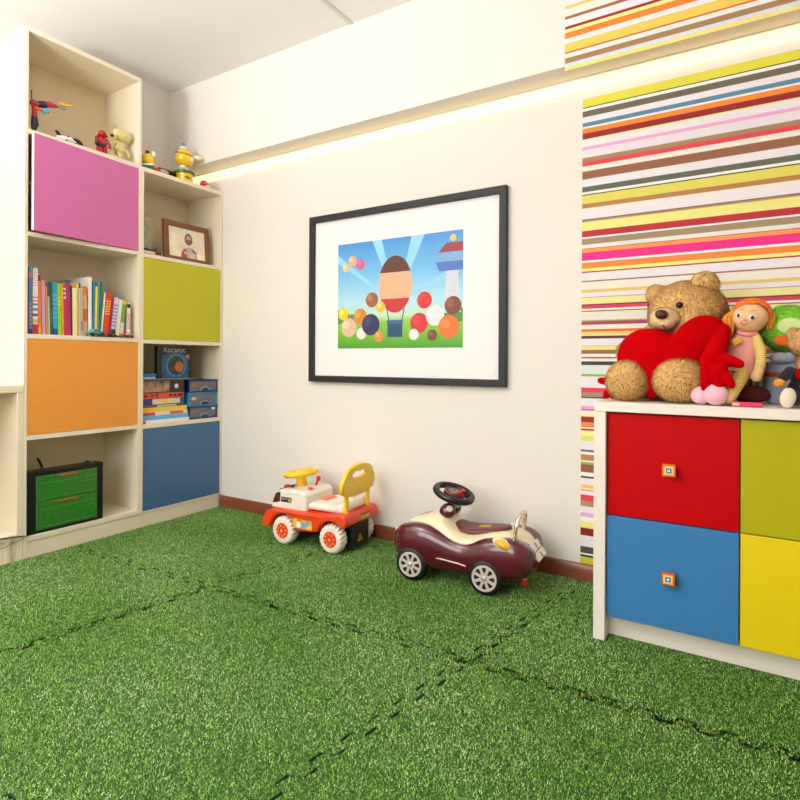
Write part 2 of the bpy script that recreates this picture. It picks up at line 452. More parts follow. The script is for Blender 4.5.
def mat_tile(i, j, label):
    loc = np.array([(seam_x(i, np.array([0.]))[0] + seam_x(i + 1, np.array([0.]))[0]) / 2, j - .0, 0.])
    g = .0036
    def inside(x, y, e_):
        return (x > seam_x(i, y) + e_) & (x < seam_x(i + 1, y) - e_) & (y > seam_y(j, x) + e_) & (y < seam_y(j + 1, x) - e_)
    # outline: walk the four seams
    n = 400
    def corner(a, b):
        x = np.array([-1.]); y = np.array([1.])
        for _ in range(30): x = seam_x(a, y); y = seam_y(b, x)
        return x[0], y[0]
    c00, c10, c11, c01 = corner(i, j), corner(i + 1, j), corner(i + 1, j + 1), corner(i, j + 1)
    xs = np.linspace(c00[0], c10[0], n)[1:-1]; bot = np.stack([xs, seam_y(j, xs) + g], 1)
    ys = np.linspace(c10[1], c11[1], n)[1:-1]; rgt = np.stack([seam_x(i + 1, ys) - g, ys], 1)
    xs = np.linspace(c11[0], c01[0], n)[1:-1]; top = np.stack([xs, seam_y(j + 1, xs) - g], 1)
    ys = np.linspace(c01[1], c00[1], n)[1:-1]; lft = np.stack([seam_x(i, ys) + g, ys], 1)
    ring = np.concatenate([bot, rgt, top, lft]); m_ = len(ring)
    cx, cy = ring.mean(0)
    V = np.zeros((2 * m_, 3)); V[:m_, :2] = ring - (cx, cy); V[m_:, :2] = ring - (cx, cy)
    V[:m_, 2] = FZ + .0002; V[m_:, 2] = -.001
    V[:, 2] -= FZ
    me = bpy.data.meshes.new('grass_mat_tile')
    me.from_pydata(V.tolist(), [], [tuple(range(m_ - 1, -1, -1)), tuple(range(m_, 2 * m_))] + [(a, (a + 1) % m_, (a + 1) % m_ + m_, a + m_) for a in range(m_)])
    me.materials.append(foam); me.materials.append(turf)
    me.polygons[1].material_index = 1
    o = bpy.data.objects.new('grass_mat_tile', me); COL.objects.link(o); o.location = (cx, cy, FZ)
    tag(o, label, 'floor mat', 'artificial grass puzzle mats on the floor')
    # pile
    dens = 125000
    x0, y0 = ring.min(0); x1, y1 = ring.max(0)
    k = int((x1 - x0) * (y1 - y0) * dens)
    x = RNG.uniform(x0, x1, k); y = RNG.uniform(y0, y1, k); ok = inside(x, y, .0030 + .0035 * (np.sin(x * 37 + y * 11) * np.sin(y * 41 - x * 7) > -.1))
    # nothing grows where the chest of drawers stands
    ok &= ~((x > -.446) & (((y > 1.938) & (x < -.402)) | (y > 2.0))); x = x[ok]; y = y[ok]; k = len(x)
    th = RNG.uniform(0, 2 * PI, k); ln = RNG.uniform(.004, .0085, k); lean = RNG.uniform(.3, 1.3, k); wd = RNG.uniform(.0012, .0024, k)
    tx, ty = np.cos(th), np.sin(th); sx, sy = -ty, tx
    hx = ln * np.sin(lean); hz = ln * np.cos(lean)
    base = np.stack([x - cx, y - cy, np.full(k, -.001 - FZ)], 1)
    s = np.stack([sx * wd / 2, sy * wd / 2, np.zeros(k)], 1)
    V = np.stack([base - s, base + s, base + np.stack([tx * hx, ty * hx, hz], 1)], 1).reshape(-1, 3)
    pm = bpy.data.meshes.new('grass_pile')
    pm.vertices.add(k * 3); pm.loops.add(k * 3); pm.polygons.add(k)
    pm.vertices.foreach_set('co', V.reshape(-1).astype(np.float32)); pm.loops.foreach_set('vertex_index', np.arange(k * 3, dtype=np.int32))
    pm.polygons.foreach_set('loop_start', np.arange(k, dtype=np.int32) * 3)
    pm.update(calc_edges=True); pm.validate()
    tint = np.clip(RNG.beta(1.15, 1.45, k) + (RNG.random(k) < .06) * .4, 0, 1)
    # patches: some areas of the pile are a touch paler, as on worn turf
    tint = np.clip(tint * (1 + .12 * np.sin(x * 5.1 + 1.3 * np.sin(y * 4.2)) * np.sin(y * 6.3 + x)), 0, 1)
    at2 = pm.attributes.new('tint', 'FLOAT', 'POINT'); at2.data.foreach_set('value', np.repeat(tint, 3).astype(np.float32))
    pm.materials.append(gm)
    po = bpy.data.objects.new('grass_pile', pm); COL.objects.link(po); po.parent = o; po['kind'] = 'stuff'
    return o


for i, j, lab in ((0, 2, 'green artificial grass mat tile in the corner along the two bookcases'),
                  (1, 2, 'green artificial grass mat tile under the two toy cars by the wall'),
                  (2, 2, 'green artificial grass mat tile under the colourful chest of drawers'),
                  (0, 1, 'green artificial grass mat tile at the left edge of the photo'),
                  (1, 1, 'large open green artificial grass mat tile in the centre foreground'),
                  (2, 1, 'green artificial grass mat tile in the right foreground below the drawers'),
                  (1, 0, 'green artificial grass mat tile just showing in the bottom left corner')):
    mat_tile(i, j, lab)


# ------------------------------------------------------------------ bookcases
cream = mat('cream_laminate', (238, 225, 200), .45, var=.006, scale=40, stretch=(1, 1, .1))
creamd = mat('cream_backboard', (226, 210, 178), .6, var=.008, scale=30)
pink = mat('pink_laminate', (206, 106, 166), .42, var=.012); lime = mat('lime_laminate', (188, 184, 18), .42, var=.012)
orange = mat('orange_laminate', (232, 150, 52), .42, var=.012); blue = mat('blue_laminate', (62, 104, 146), .42, var=.012)
XF, XB = -2.842, -3.165
ZS = [(.073, .096), (.543, .565), (1.015, 1.037), (1.491, 1.512), (1.964, 1.987), (2.438, 2.460)]


def bookcase(name, label, y0, y1, zs, feet, p0, p1, pt=.0155):
    r = thing(name, label, 'bookcase', ((XF + XB) / 2, (y0 + y1) / 2, FZ), world=True)
    zt = zs[-1][1]; bv = .0008; zb = zs[0][0]
    MB().box(XB, XF, y0, y0 + pt, FZ if feet else zb, zt).build('side_panel', cream, r, bv)
    MB().box(XB, XF, y1 - pt, y1, zb, zt).build('side_panel', cream, r, bv)
    MB().box(XB, XB + .008, y0 + pt, y1 - pt, zs[0][1], zt - .02).build('back_panel', creamd, r)
    for a, b in zs: MB().box(XB + .009, XF, y0 + pt, y1 - pt, a, b).build('shelf_board', cream, r, bv)
    MB().box(XF - .022, XF - .004, p0, p1, FZ, zb - .0003).build('plinth', cream, r, bv)
    MB().box(XB, XB + .018, p0, p1, FZ, zb - .0003).build('rear_plinth', cream, r, bv)
    return r


TY0, TY1, LY1 = 1.297, 1.884, 2.448
tb = bookcase('tall_bookcase', 'tall cream bookcase with pink and orange doors', TY0, TY1, ZS, True, TY0 + .016, TY1)
lb = bookcase('low_bookcase', 'lower cream bookcase with lime and blue doors in the corner', TY1 + .0004, LY1, [(a - .005 * (i > 0), b - .005 * (i > 0)) for i, (a, b) in enumerate([(.073, .0815)] + ZS[1:5])], False, TY1 + .0006, 2.428)


def door(parent, m, y0, y1, z0, z1, ajar=0):
    mb = MB()
    if ajar: mb.T = Matrix.Translation((XF, y1, 0)) @ Matrix.Rotation(ajar, 4, 'Z') @ Matrix.Translation((-XF, -y1, 0))
    mb.m = 0; mb.box(XF - .018, XF - .001, y0, y1, z0, z1)
    if ajar:      # pale edge banding shows on the open side
        mb.box(XF - .018, XF - .001, y0 - .0012, y0 - .0001, z0, z1, 1)
    return mb.build('door', [m, whitem], parent, .0012)


door(tb, pink, TY0 + .021, TY1 - .0165, 1.514, 1.962, ajar=math.radians(4.2))
door(tb, orange, TY0 + .0165, TY1 - .0165, .567, 1.0135)
door(lb, lime, TY1 + .0172, LY1 - .0165, 1.0335, 1.4845)
door(lb, blue, TY1 + .0172, LY1 - .0165, .0825, .5365)
# inner shelf and a dark box that show through the gap of the pink door
MB().box(XB + .009, XF - .03, TY0 + .016, TY1 - .016, 1.735, 1.75).build('inner_shelf', cream, tb, .001)

# low open cabinet on the left
cy1, cy0 = TY0 - .0008, .55
r = thing('low_cabinet', 'low open cream cabinet at the left edge beside the tall bookcase', 'cabinet', ((XF + XB) / 2, (cy0 + cy1) / 2, FZ), world=True)
MB().box(XB, XF, cy1 - .024, cy1, FZ, .766).build('side_panel', cream, r, .0015)
MB().box(XB, XF, cy0, cy0 + .024, FZ, .766).build('side_panel', cream, r, .0015)
MB().box(XB, XF + .002, cy0 - .004, cy1, .766, .8).build('top_board', cream, r, .0025)
MB().box(XB, XB + .008, cy0 + .024, cy1 - .024, .12, .766).build('back_panel', creamd, r)
MB().box(XB + .009, XF, cy0 + .024, cy1 - .024, .095, .119).build('shelf_board', cream, r, .0015)
MB().box(XF - .030, XF - .012, cy0 + .024, cy1 - .024, FZ, .095).build('plinth', cream, r, .0015)
for yy in (cy1 - .07, cy1 - .28): MB().box(XF - .0118, XF, yy, yy + .018, FZ, .095).build('foot_block', cream, r, .001)

# cable along the low cabinet
pts = [S(-40, 545, XF + .006), S(-12, 540.5, XF + .006), S(6, 538.3, XF + .006), S(16, 537, XF + .006), S(25, 536, XF + .006)]
tag(MB().tube(pts, .0028, 8).build('power_cord', cm((22, 22, 22), .5), loc=pts[2]), 'black power cord along the low cabinet front', 'cord')
pts = [S(-40, 563, XF + .004), S(-10, 553, XF + .005), S(6, 547, XF + .005), S(18, 541, XF + .005), S(28, 536.5, XF + .004)]
tag(MB().tube(pts, .0014, 8).build('thin_wire', cm((120, 104, 80), .5), loc=pts[2]), 'thin grey wire sagging below the black cord on the low cabinet', 'wire')

# ------------------------------------------------------------------ books
def book(u0, u1, vt, col, label, vb=334, du=0., parts=(), depth=.19, X=-2.868, pages=(236, 226, 204), plain=False):
    """u0..u1 at the foot of the spine; du = how far the head leans in pixels; parts: (t0, t1, colour) bands on the spine"""
    zf = 1.0372
    ya, yb = S(u0, vb, X).y, S(u1, vb, X).y
    top = S((u0 + u1) / 2 + du, vt, X)
    h = top.z - zf; sh = S((u0 + u1) / 2 + du, vt, X).y - (ya + yb) / 2
    w = (yb - ya) - .0008; c = (ya + yb) / 2
    ang = math.atan2(sh, h); loc = Vector((X, c, zf + abs(math.sin(ang)) * w / 2 + .0002))
    hh = h / math.cos(ang)
    bands = sorted(parts); cuts = [0.]; cols = []; last = 0.
    for a, b, cc in bands:
        if a > last: cols.append((last, a, col))
        cols.append((a, b, cc)); last = b
    if last < 1: cols.append((last, 1, col))
    M = Matrix.Rotation(-ang, 4, 'X'); mb = MB(); mb.T = M; ms = []
    e = min(.0022, w * .22)
    for k, (a, b, cc) in enumerate(cols):
        ms.append(cm(tuple(cc), .45, var=.03))
        mb.box(-e, 0, -w / 2, w / 2, hh * a, hh * b, k)
    kk = len(ms); ms.append(cm(tuple(col), .45, var=.03))
    mb.box(-depth, -e, -w / 2, -w / 2 + e, 0, hh, kk); mb.box(-depth, -e, w / 2 - e, w / 2, 0, hh, kk)
    o = mb.build('book', ms, at=loc, flat=True)
    tag(o, label, 'book', 'books on the shelf of the tall bookcase')
    g = MB(); g.T = M; g.box(-depth + .004, -e, -w / 2 + e, w / 2 - e, .003, hh - .003)
    g.build('pages', cm(pages, .8, var=.05), o, flat=True)
    return o


def glyphs(t0, t1, n, col):      # rows of small printed marks along a spine
    out = []; s = (t1 - t0) / n
    for i in range(n): out.append((t0 + s * i + s * .25, t0 + s * (i + .75), col))
    return out


W = (240, 236, 228)
book(29, 32.3, 266.5, (120, 128, 186), 'tall blue and lavender book, first at the left end of the bookshelf', parts=[(0, .08, (28, 72, 150)), (.52, .68, (70, 140, 200)), (.84, .92, (226, 120, 150)), (.92, 1, (70, 160, 190))] + glyphs(.12, .48, 6, (160, 150, 196)))
book(32.8, 38, 268, W, 'tall white book with red foot and coloured blocks on its spine', parts=[(0, .15, (196, 34, 50))] + glyphs(.15, .25, 1, (206, 190, 70)) + glyphs(.25, .33, 1, (150, 60, 50)) + glyphs(.33, .42, 1, (140, 150, 150)) + glyphs(.42, .48, 1, (60, 140, 160)) + glyphs(.48, .58, 2, (220, 140, 120)) + glyphs(.72, .95, 6, (206, 202, 198)))
book(38.3, 41.3, 275, (224, 120, 70), 'orange book with dark red head beside the white book', du=-.5, parts=[(.90, 1, (120, 22, 38)), (.02, .12, (240, 170, 50))])
book(41.9, 45.8, 280, (218, 140, 160), 'pink book between the orange and the yellow books', du=-.8, parts=glyphs(.2, .6, 5, (190, 150, 196)))
book(46.2, 48, 286, (196, 160, 60), 'thin mustard book leaning beside the pink book', du=-1)
book(48.2, 50.4, 281.5, (176, 170, 160), 'thin grey book with dark head', du=-1.05, parts=[(.72, 1, (78, 82, 92))])
book(50.6, 53.2, 282, (30, 88, 66), 'dark green book beside the teal book', du=-1.05, parts=glyphs(.2, .5, 4, (60, 120, 90)))
book(53.4, 57.8, 282.5, (50, 150, 190), 'turquoise book with navy foot', du=-1.05, parts=[(0, .12, (30, 70, 130))] + glyphs(.3, .8, 6, (90, 170, 190)))
book(58, 61.8, 283, (134, 196, 40), 'bright lime green book with yellow marks', du=-1.0, parts=glyphs(.55, .75, 3, (200, 200, 90)))
book(62, 64.2, 283.5, (238, 146, 40), 'thin bright orange book beside the lime green book', du=-1)
book(64.4, 66.8, 284.5, (206, 40, 60), 'crimson book with white marks on its spine', du=-1, parts=glyphs(.7, .95, 3, (240, 200, 190)))
book(67, 68.8, 285, (140, 70, 140), 'thin purple book beside the crimson book', du=-1)
book(69, 71, 284, (200, 26, 80), 'magenta book left of the black one', du=-1)
book(71.2, 72.6, 285.5, (40, 36, 56), 'thin black book beside the cream book', du=-1)
book(72.8, 77.2, 288, (238, 222, 170), 'short cream book in the middle of the bookshelf', du=-.3, X=-2.866)
book(77.4, 79, 284, (232, 190, 24), 'yellow book showing above the cream book', du=-.6, parts=[(.88, 1, (238, 196, 30))])
book(79.2, 80.8, 283, (206, 204, 196), 'thin pale grey book right of the cream book', du=-.4, parts=[(.9, 1, (30, 90, 80))])
book(81, 83.2, 287, (196, 176, 150), 'beige book left of the brown spine', du=-.4, parts=[(.1, .3, (150, 130, 160))])
book(83.4, 87, 286.5, (206, 164, 110), 'tan book with orange head beside the white file', du=-.2, parts=[(.82, 1, (226, 116, 30)), (.3, .55, (176, 96, 40))])
# white cardboard file standing behind the books
f0, f1 = S(88.2, 334, -2.868).y, S(91.6, 334, -2.868).y
zt = S(91, 277, -2.868).z; bz = 1.0374
m = MB().box(-3.14, -2.87, f0, f0 + .003, bz, zt).box(-3.14, -2.87, f1 - .003, f1, bz, zt).box(-2.873, -2.868, f0, f1, bz, zt).box(-3.14, -3.137, f0, f1, bz, zt)
m.box(-3.14, -2.87, f0, f1, bz, bz + .003)
yb0 = S(62, 334, -3.09).y
m.box(-3.10, -3.09, yb0, f0 + .001, bz, zt - .004).box(-3.10, -3.02, yb0, f0 + .001, zt - .006, zt - .003)
tag(m.build('document_file', cm((236, 234, 232), .6), loc=(-3.0, f0, bz), bevel=.0006), 'white cardboard file box standing tall among the books', 'file box')
book(92.2, 94.4, 281.5, (44, 128, 170), 'blue book right of the white file box', du=.9)
book(94.6, 96.9, 286.5, (238, 222, 20), 'bright yellow book between the blue and grey-blue books', du=1.0)
book(97.1, 98.5, 282, (110, 150, 170), 'grey-blue book right of the bright yellow one', du=1.6)
book(98.7, 100.3, 281.5, (36, 122, 96), 'tall teal green book before the leaning white one', du=2.2)
book(100.6, 102, 293, (240, 238, 236), 'thin white book leaning against the red one', du=4)
book(102.3, 107.8, 294, (216, 62, 32), 'thick orange-red book leaning to the right', du=4.5, parts=glyphs(.5, .85, 6, (238, 170, 60)))
book(108.1, 110, 299, (168, 26, 44), 'dark red book leaning beside the orange-red book', du=4.2)
book(110.4, 115, 298, (206, 204, 226), 'white book with lavender and black print', du=4.1, parts=[(0, .2, (40, 36, 46))] + glyphs(.25, .85, 7, (150, 140, 190)))
book(115.3, 119, 300, (226, 232, 204), 'pale cream book left of the green spine', du=3.8)
book(119.3, 122.9, 300.5, (112, 162, 44), 'green book with yellow head near the shelf end', du=3.7, parts=[(.88, 1, (240, 184, 30)), (.1, .4, (220, 220, 200))])
book(127, 130.2, 303, (236, 230, 222), 'white book with red print, last at the right end', du=.4, parts=glyphs(.25, .7, 7, (214, 110, 100)) + [(.86, .97, (40, 36, 36))])


def shelf_pt(u, v, X): return S(u, v, X)


# small toy cars in front of the books
def mini_car(name, label, u0, u1, vtop, X, z, mats, cols):
    a, b = S(u0, 334, X), S(u1, 334, X); L = b.y - a.y; h = S((u0 + u1) / 2, vtop, X).z - z
    r = thing(name, label, 'toy car', (X, (a.y + b.y) / 2, z))
    prof = [(-.5, .25), (-.48, .55), (-.3, .62), (-.18, 1), (.15, 1), (.32, .6), (.48, .5), (.5, .25)]
    w = L * .45
    MB().prism([(-w / 2, p * L, q * h) for p, q in prof], (w, 0, 0)).build('body', mats[0], r, h * .08)
    MB().prism([(-w / 2 - .0006, p * L, q * h) for p, q in [(-.24, .66), (-.15, .9), (.13, .9), (.24, .66)]], (w + .0012, 0, 0)).build('windows', mats[1], r)
    for sx in (-1, 1):
        for q in (-.3, .3):
            MB().lathe([(h * .1, -.003), (h * .27, -.003), (h * .27, .003), (h * .1, .003)], (sx * w / 2, q * L, h * .27), Euler((0, PI / 2, 0)), 14).build('wheel', mats[2], r)
    return r


bk = cm((24, 24, 26), .4)
mini_car('toy_car', 'teal and purple toy car in front of the books', 87, 103.5, 329, -2.852, 1.0372, (mat('teal_toy', (70, 150, 140), .4, var=.5, scale=120), cm((96, 70, 130), .3), bk), 0)
mini_car('toy_car', 'tiny black and gold toy car right of the teal toy car', 107, 118, 334, -2.850, 1.0372, (cm((40, 34, 24), .35), cm((150, 120, 40), .3), bk), 0)
mini_car('toy_car', 'tiny red and white toy car near the end of the bookshelf', 120.5, 132.5, 333, -2.850, 1.0372, (cm((206, 40, 46), .35), cm((236, 230, 230), .3), bk), 0)

# ------------------------------------------------------------------ green case at the bottom
ya, yb = S(26.8, 536, -2.85).y + .001, S(103.2, 519, -2.85).y
z0, z1 = .0963, S(65, 467.5, -2.85).z
r = thing('storage_case', 'black and green two-drawer plastic case at the bottom of the tall bookcase', 'storage case', (-2.95, (ya + yb) / 2, z0), world=True)
blk = mat('black_plastic', (9, 9, 8), .35, var=.1)
MB().box(-2.925, -2.851, ya, yb, z0, z1).build('body', blk, r, .004)
gp = mat('green_plastic', (34, 116, 30), .28, var=.35, scale=60, bump=.4, bscale=700, stretch=(1, 1, 4), coat=.3)
gy0, gy1 = S(36, 500, -2.85).y, S(97, 500, -2.85).y; gz1 = S(36, 477, -2.85).z; gz0 = S(36, 531, -2.85).z; zm = (gz0 + gz1) / 2 + .004
tan = mat('brown_handle', (122, 84, 34), .4, var=.2)
for a, b in ((gz0, zm - .001), (zm + .001, gz1)):
    d = MB().box(-2.8512, -2.8465, gy0, gy1, a, b).build('drawer', gp, r, .003)
    cyh = (gy0 + gy1) / 2 + .0; czh = b - .012
    mb = MB().ell((-2.8465, cyh, czh), (.004, .056, .009)).build('handle', tan, d)
    mb = MB().box(-2.8466, -2.8452, gy0 + .012, gy1 - .012, a + .012, a + .0135).box(-2.8466, -2.8452, gy0 + .012, gy1 - .012, b - .036, b - .0345).box(-2.8466, -2.8452, gy0 + .2, gy1 - .012, b - .056, b - .0548)
    mb.build('ridge', mat('green_ridge', (70, 160, 60), .3), d)
h0 = S(43, 470, -2.9); h1 = S(37.5, 457.5, -2.9)
MB().tube([(-2.9, h0.y, z1 - .002), (-2.9, h0.y - .012, z1 + .03), (-2.9, h1.y, z1 + .055)], .006, 8).build('carry_handle', blk, r)
MB().box(-2.91, -2.89, S(86, 463, -2.9).y, S(89, 463, -2.9).y, z1, z1 + .008).build('latch', blk, r, .002)

# ------------------------------------------------------------------ boxes in the low bookcase
zsh = .5605
XG = -2.862
def gbox(u1, vt, vb, col, label, name='board_game', cat='box', parts=(), u0=138, dep=.2, dx=0.):
    X = XG + dx
    y1 = S(u1, 400, X).y; y0 = TY1 + .021
    # rows are read at the left visible end of the stack (u = 145)
    zt_, zb_ = S(150, vt, X).z, S(150, vb, X).z
    return y0, y1, zb_, zt_, X
GAMES = [(189.6, 'thin white box with a red corner, lowest in the stack of games', .561, .0155, (238, 236, 234), [(0, .08, (206, 40, 50))], 0),
 (188.5, 'light blue game box near the bottom of the stack', 0, .0215, (96, 178, 220), [], -.002),
 (187.6, 'pale pink game box with red lettering marks in the stack', 0, .0185, (236, 214, 212), [(.03, .28, (206, 60, 60)), (.6, .9, (226, 90, 80))], -.003),
 (187, 'yellow game box in the middle of the stack', 0, .022, (232, 210, 34), [(0, .4, (240, 190, 40))], -.004),
 (184.5, 'thin purple game box above the yellow one', 0, .013, (96, 60, 90), [(.35, .8, (190, 170, 190))], -.004),
 (184, 'dark blue game box with a white and yellow band', 0, .030, (48, 52, 120), [(.25, .9, (220, 206, 170)), (.45, .6, (232, 200, 70))], -.005),
 (184, 'orange-red game box with black lettering marks', 0, .027, (214, 70, 36), [(.07, .12, (40, 20, 20)), (.22, .26, (40, 20, 20)), (.34, .37, (60, 20, 20)), (.64, .70, (30, 20, 20)), (.74, .80, (30, 20, 20)), (.84, .97, (30, 20, 20))], -.005),
 (184.5, 'large dark game box with a brown photo on its side, on top of the stack', 0, .064, (34, 26, 22), [(0, .64, (150, 120, 90))], -.004)]
z = zsh
photo = mat('brown_photo', (140, 108, 78), .4, var=.9, scale=22)
for u1, lab, _, th, col, parts, dx in GAMES:
    X = XG + dx; y0 = TY1 + .021; y1 = S(u1, 400, X).y; th *= 1.15; h = th - .0004; L = y1 - y0
    o = MB().box(X - .22, X, y0, y1, 0, h).add([], []).build('board_game', cm(col, .4, var=.03), None, .0012, loc=(X - .11, (y0 + y1) / 2, 0))
    o.location.z = z + .0002
    tag(o, lab, 'game box', 'board games stacked in the low bookcase')
    if parts:
        for k, (a, b, c) in enumerate(parts):
            mb = MB(); ms = []
            ms.append(photo if c == (150, 120, 90) else cm(c, .45, var=.05))
            pad = .08 if c != (30, 20, 20) and c != (40, 20, 20) else .28
            mb.box(X - .001 + .0003 * k - (X - .11), X + .0004 + .0003 * k - (X - .11), y0 + a * L - (y0 + y1) / 2, y0 + b * L - (y0 + y1) / 2, h * pad, h * (1 - pad), 0)
            mb.build('side_print', ms, o, flat=True, loc=(0, 0, 0))
        if th > .06:
            MB().lathe([(.0001, 0), (.013, 0), (.013, .0012), (.0001, .0012)], (.11 - .0004, L * .30, h * .5), Euler((0, PI / 2, 0)), 24).build('round_badge', cm((226, 220, 216), .4), o, loc=(0, 0, 0))
    z += th
ztray = z
y0 = TY1 + .021; yt1 = S(194, 385, -2.87).y
o = box_thing('serving_tray', -3.14, -2.862, y0, yt1, ztray + .0004, ztray + .0065, cm((120, 112, 108), .4), 'thin grey board lying across the game stack', 'board', .001)
zt2 = ztray + .0068
# black box with the word Космос
bx = -2.93
b0, b1 = S(157.2, 377, bx).y, S(191, 377, bx).y; bt = S(174, 346.5, bx).z
r = thing('boxed_game', 'black boxed game with blue ring and white title standing on the grey board', 'game box', (bx - .014, (b0 + b1) / 2, zt2), world=True)
MB().box(bx - .028, bx, b0, b1, zt2, bt).build('box', cm((9, 12, 16), .35, var=.2), r, .0015)
c_ = Vector((bx + .0006, (b0 + b1) / 2 + .01, zt2 + (bt - zt2) * .40)); R_ = (b1 - b0) * .30
Tf = Matrix.Translation(c_) @ Matrix(((0, 0, 1, 0), (1, 0, 0, 0), (0, 1, 0, 0), (0, 0, 0, 1)))
circ = lambda rr, n=40, ox=0, oy=0: [(ox + rr * math.cos(2 * PI * i / n), oy + rr * math.sin(2 * PI * i / n)) for i in range(n)]
plate('blue_panel', [[(-R_ * 1.35, -R_ * 1.15), (R_ * 1.2, -R_ * 1.15), (R_ * 1.3, R_ * .7), (R_ * .3, R_ * 1.25), (-R_ * 1.35, R_ * .9)]], .0006, mat('space_blue', (28, 84, 120), .4, var=.7, scale=60), r, T=Tf)
plate('ring', [circ(R_), circ(R_ * .82)], .0012, cm((46, 130, 180), .35), r, T=Matrix.Translation((.0006, 0, 0)) @ Tf)
plate('picture', [circ(R_ * .82)], .0012, mat('night_picture', (50, 40, 26), .4, var=.9, scale=50), r, T=Matrix.Translation((.0004, 0, 0)) @ Tf)
plate('orange_planet', [circ(R_ * .45, 24, R_ * .3, -.1 * R_)], .0012, mat('planet_orange', (176, 100, 34), .4, var=.4, scale=60), r, T=Matrix.Translation((.0008, 0, 0)) @ Tf)
plate('orange_badge', [circ(.0135, 24, R_ * 1.15, R_ * .78)], .0012, cm((226, 90, 30), .4), r, T=Matrix.Translation((.0008, 0, 0)) @ Tf)
text('title', 'Космос', .041, cm((206, 200, 196), .4), r, Matrix.Translation((bx + .0008, (b0 + b1) / 2, zt2 + (bt - zt2) * .88)) @ Matrix(((0, 0, 1, 0), (1, 0, 0, 0), (0, 1, 0, 0), (0, 0, 0, 1))))
for o in r.children:
    if o.name.split('.')[0] in ('blue_panel', 'ring', 'picture', 'orange_planet', 'orange_badge', 'title'):
        o.data.transform(Matrix.Translation(-Vector(r['_org'])))
# blue plastic toy lying on the board
y0b, y1b = TY1 + .022, S(154.5, 375, -2.9).y
r = thing('blue_toy', 'blue plastic toy part lying on the grey board left of the boxed game', 'toy', (-2.9, (y0b + y1b) / 2, zt2), world=True)
bl = mat('bright_blue_plastic', (26, 110, 176), .35)
MB().box(-2.93, -2.875, y0b, y1b - .01, zt2, zt2 + .014).build('base', bl, r, .003)
MB().box(-2.92, -2.88, y0b, y1b, zt2 + .014, zt2 + .03).build('upper', bl, r, .004)
MB().box(-2.8745, -2.873, y0b + .02, y1b - .012, zt2 + .003, zt2 + .01).build('white_stripe', cm((190, 214, 230), .4), r)

# three mini drawer units
navy = mat('navy_plastic', (26, 30, 110), .3, var=.05); cyan = mat('cyan_plastic', (22, 150, 200), .3, var=.05)
smoke = mat('smoke_plastic', (104, 106, 116), .25, var=.08, scale=30)
dy0, dy1 = S(189.3, 400, -2.86).y, S(217.3, 400, -2.86).y
zz = [S(203, v, -2.86).z for v in (418.3, 405.8, 392.0, 379.5)]
off = .5608 - zz[0]; zz = [q + off for q in zz]
for k, (fm, lab) in enumerate(((navy, 'mini drawer unit with navy base and a white sticker, lowest of the three'), (cyan, 'mini drawer unit with bright cyan frame, middle of the three'), (navy, 'mini drawer unit with navy frame, topmost of the three'))):
    a, b = zz[k] + .0003, zz[k + 1] - .0003
    r = thing('mini_drawer_unit', lab, 'drawer box', (-2.93, (dy0 + dy1) / 2, a), group='mini drawer units in the low bookcase', world=True)
    mb = MB().box(-3.04, -2.862, dy0, dy0 + .006, a, b).box(-3.04, -2.862, dy1 - .006, dy1, a, b).box(-3.04, -2.858, dy0 - (.006 if k == 1 else .002), dy1 + .003, b - .007, b).box(-3.04, -2.858, dy0, dy1 + .002, a, a + .006).box(-3.04, -3.036, dy0, dy1, a, b)
    mb.build('frame', fm, r, .0012)
    d = MB().box(-3.0, -2.8635, dy0 + .007, dy1 - .007, a + .0065, b - .0075).build('drawer', smoke, r, .002)
    pts = []
    cyd = (dy0 + dy1) / 2 + .012; rr = .034; zb = a + .008
    pts = [(-2.862, cyd + rr * math.cos(t), zb + .022 * math.sin(t)) for t in [PI * i / 12 for i in range(13)]]
    MB().tube(pts, .002, 8).build('handle', cm((170, 174, 184), .3), d)
    MB().prism([(-2.8632, cyd + rr * .9 * math.cos(t), zb + .019 * math.sin(t)) for t in [PI * i / 12 for i in range(13)]], (.0006, 0, 0)).build('recess', cm((52, 54, 62), .4), d)
    MB().ell((-2.8634, dy0 + .035, (a + b) / 2 + .005), (.0008, .018, .011)).build('sticker', mat('printed_sticker%d' % k, ((150, 96, 46), (200, 180, 170), (140, 92, 50))[k], .4, var=.6, scale=90), d)
    if k == 0: MB().box(-2.8637, -2.8628, dy1 - .042, dy1 - .018, b - .026, b - .011).build('label', cm((226, 224, 220), .5), d)

# ------------------------------------------------------------------ framed picture
fx0, fx1, fz0, fz1 = -2.103, -.940, .803, 1.720
fy = WY1 - .032
r = thing('picture_frame', 'black framed colourful picture with wide white mat on the wall', 'picture', ((fx0 + fx1) / 2, WY1 - .001, fz0), world=True)
frm = mat('black_frame_wood', (24, 24, 26), .55, var=.12, scale=30, bump=.15, bscale=120)
fw_ = .034
m = MB()
o4 = [(fx0, fz0), (fx1, fz0), (fx1, fz1), (fx0, fz1)]; i4 = [(fx0 + fw_, fz0 + fw_), (fx1 - fw_, fz0 + fw_), (fx1 - fw_, fz1 - fw_), (fx0 + fw_, fz1 - fw_)]
vs = [(x, y, z) for y in (fy, WY1 - .001) for x, z in o4] + [(x, y, z) for y in (fy, WY1 - .001) for x, z in i4]
fs = []
for k in range(4):
    n = (k + 1) % 4
    fs += [(k, n, n + 8, k + 8), (k + 4, k + 12, n + 12, n + 4), (k, k + 4, n + 4, n), (k + 8, n + 8, n + 12, k + 12)]
m.add(vs, fs).build('frame', frm, r, .0018)
MB().box(fx0 + fw_ - .002, fx1 - fw_ + .002, WY1 - .014, WY1 - .008, fz0 + fw_ - .002, fz1 - fw_ + .002).build('mat_board', mat('mat_board', (244, 244, 244), .7, var=.005), r)
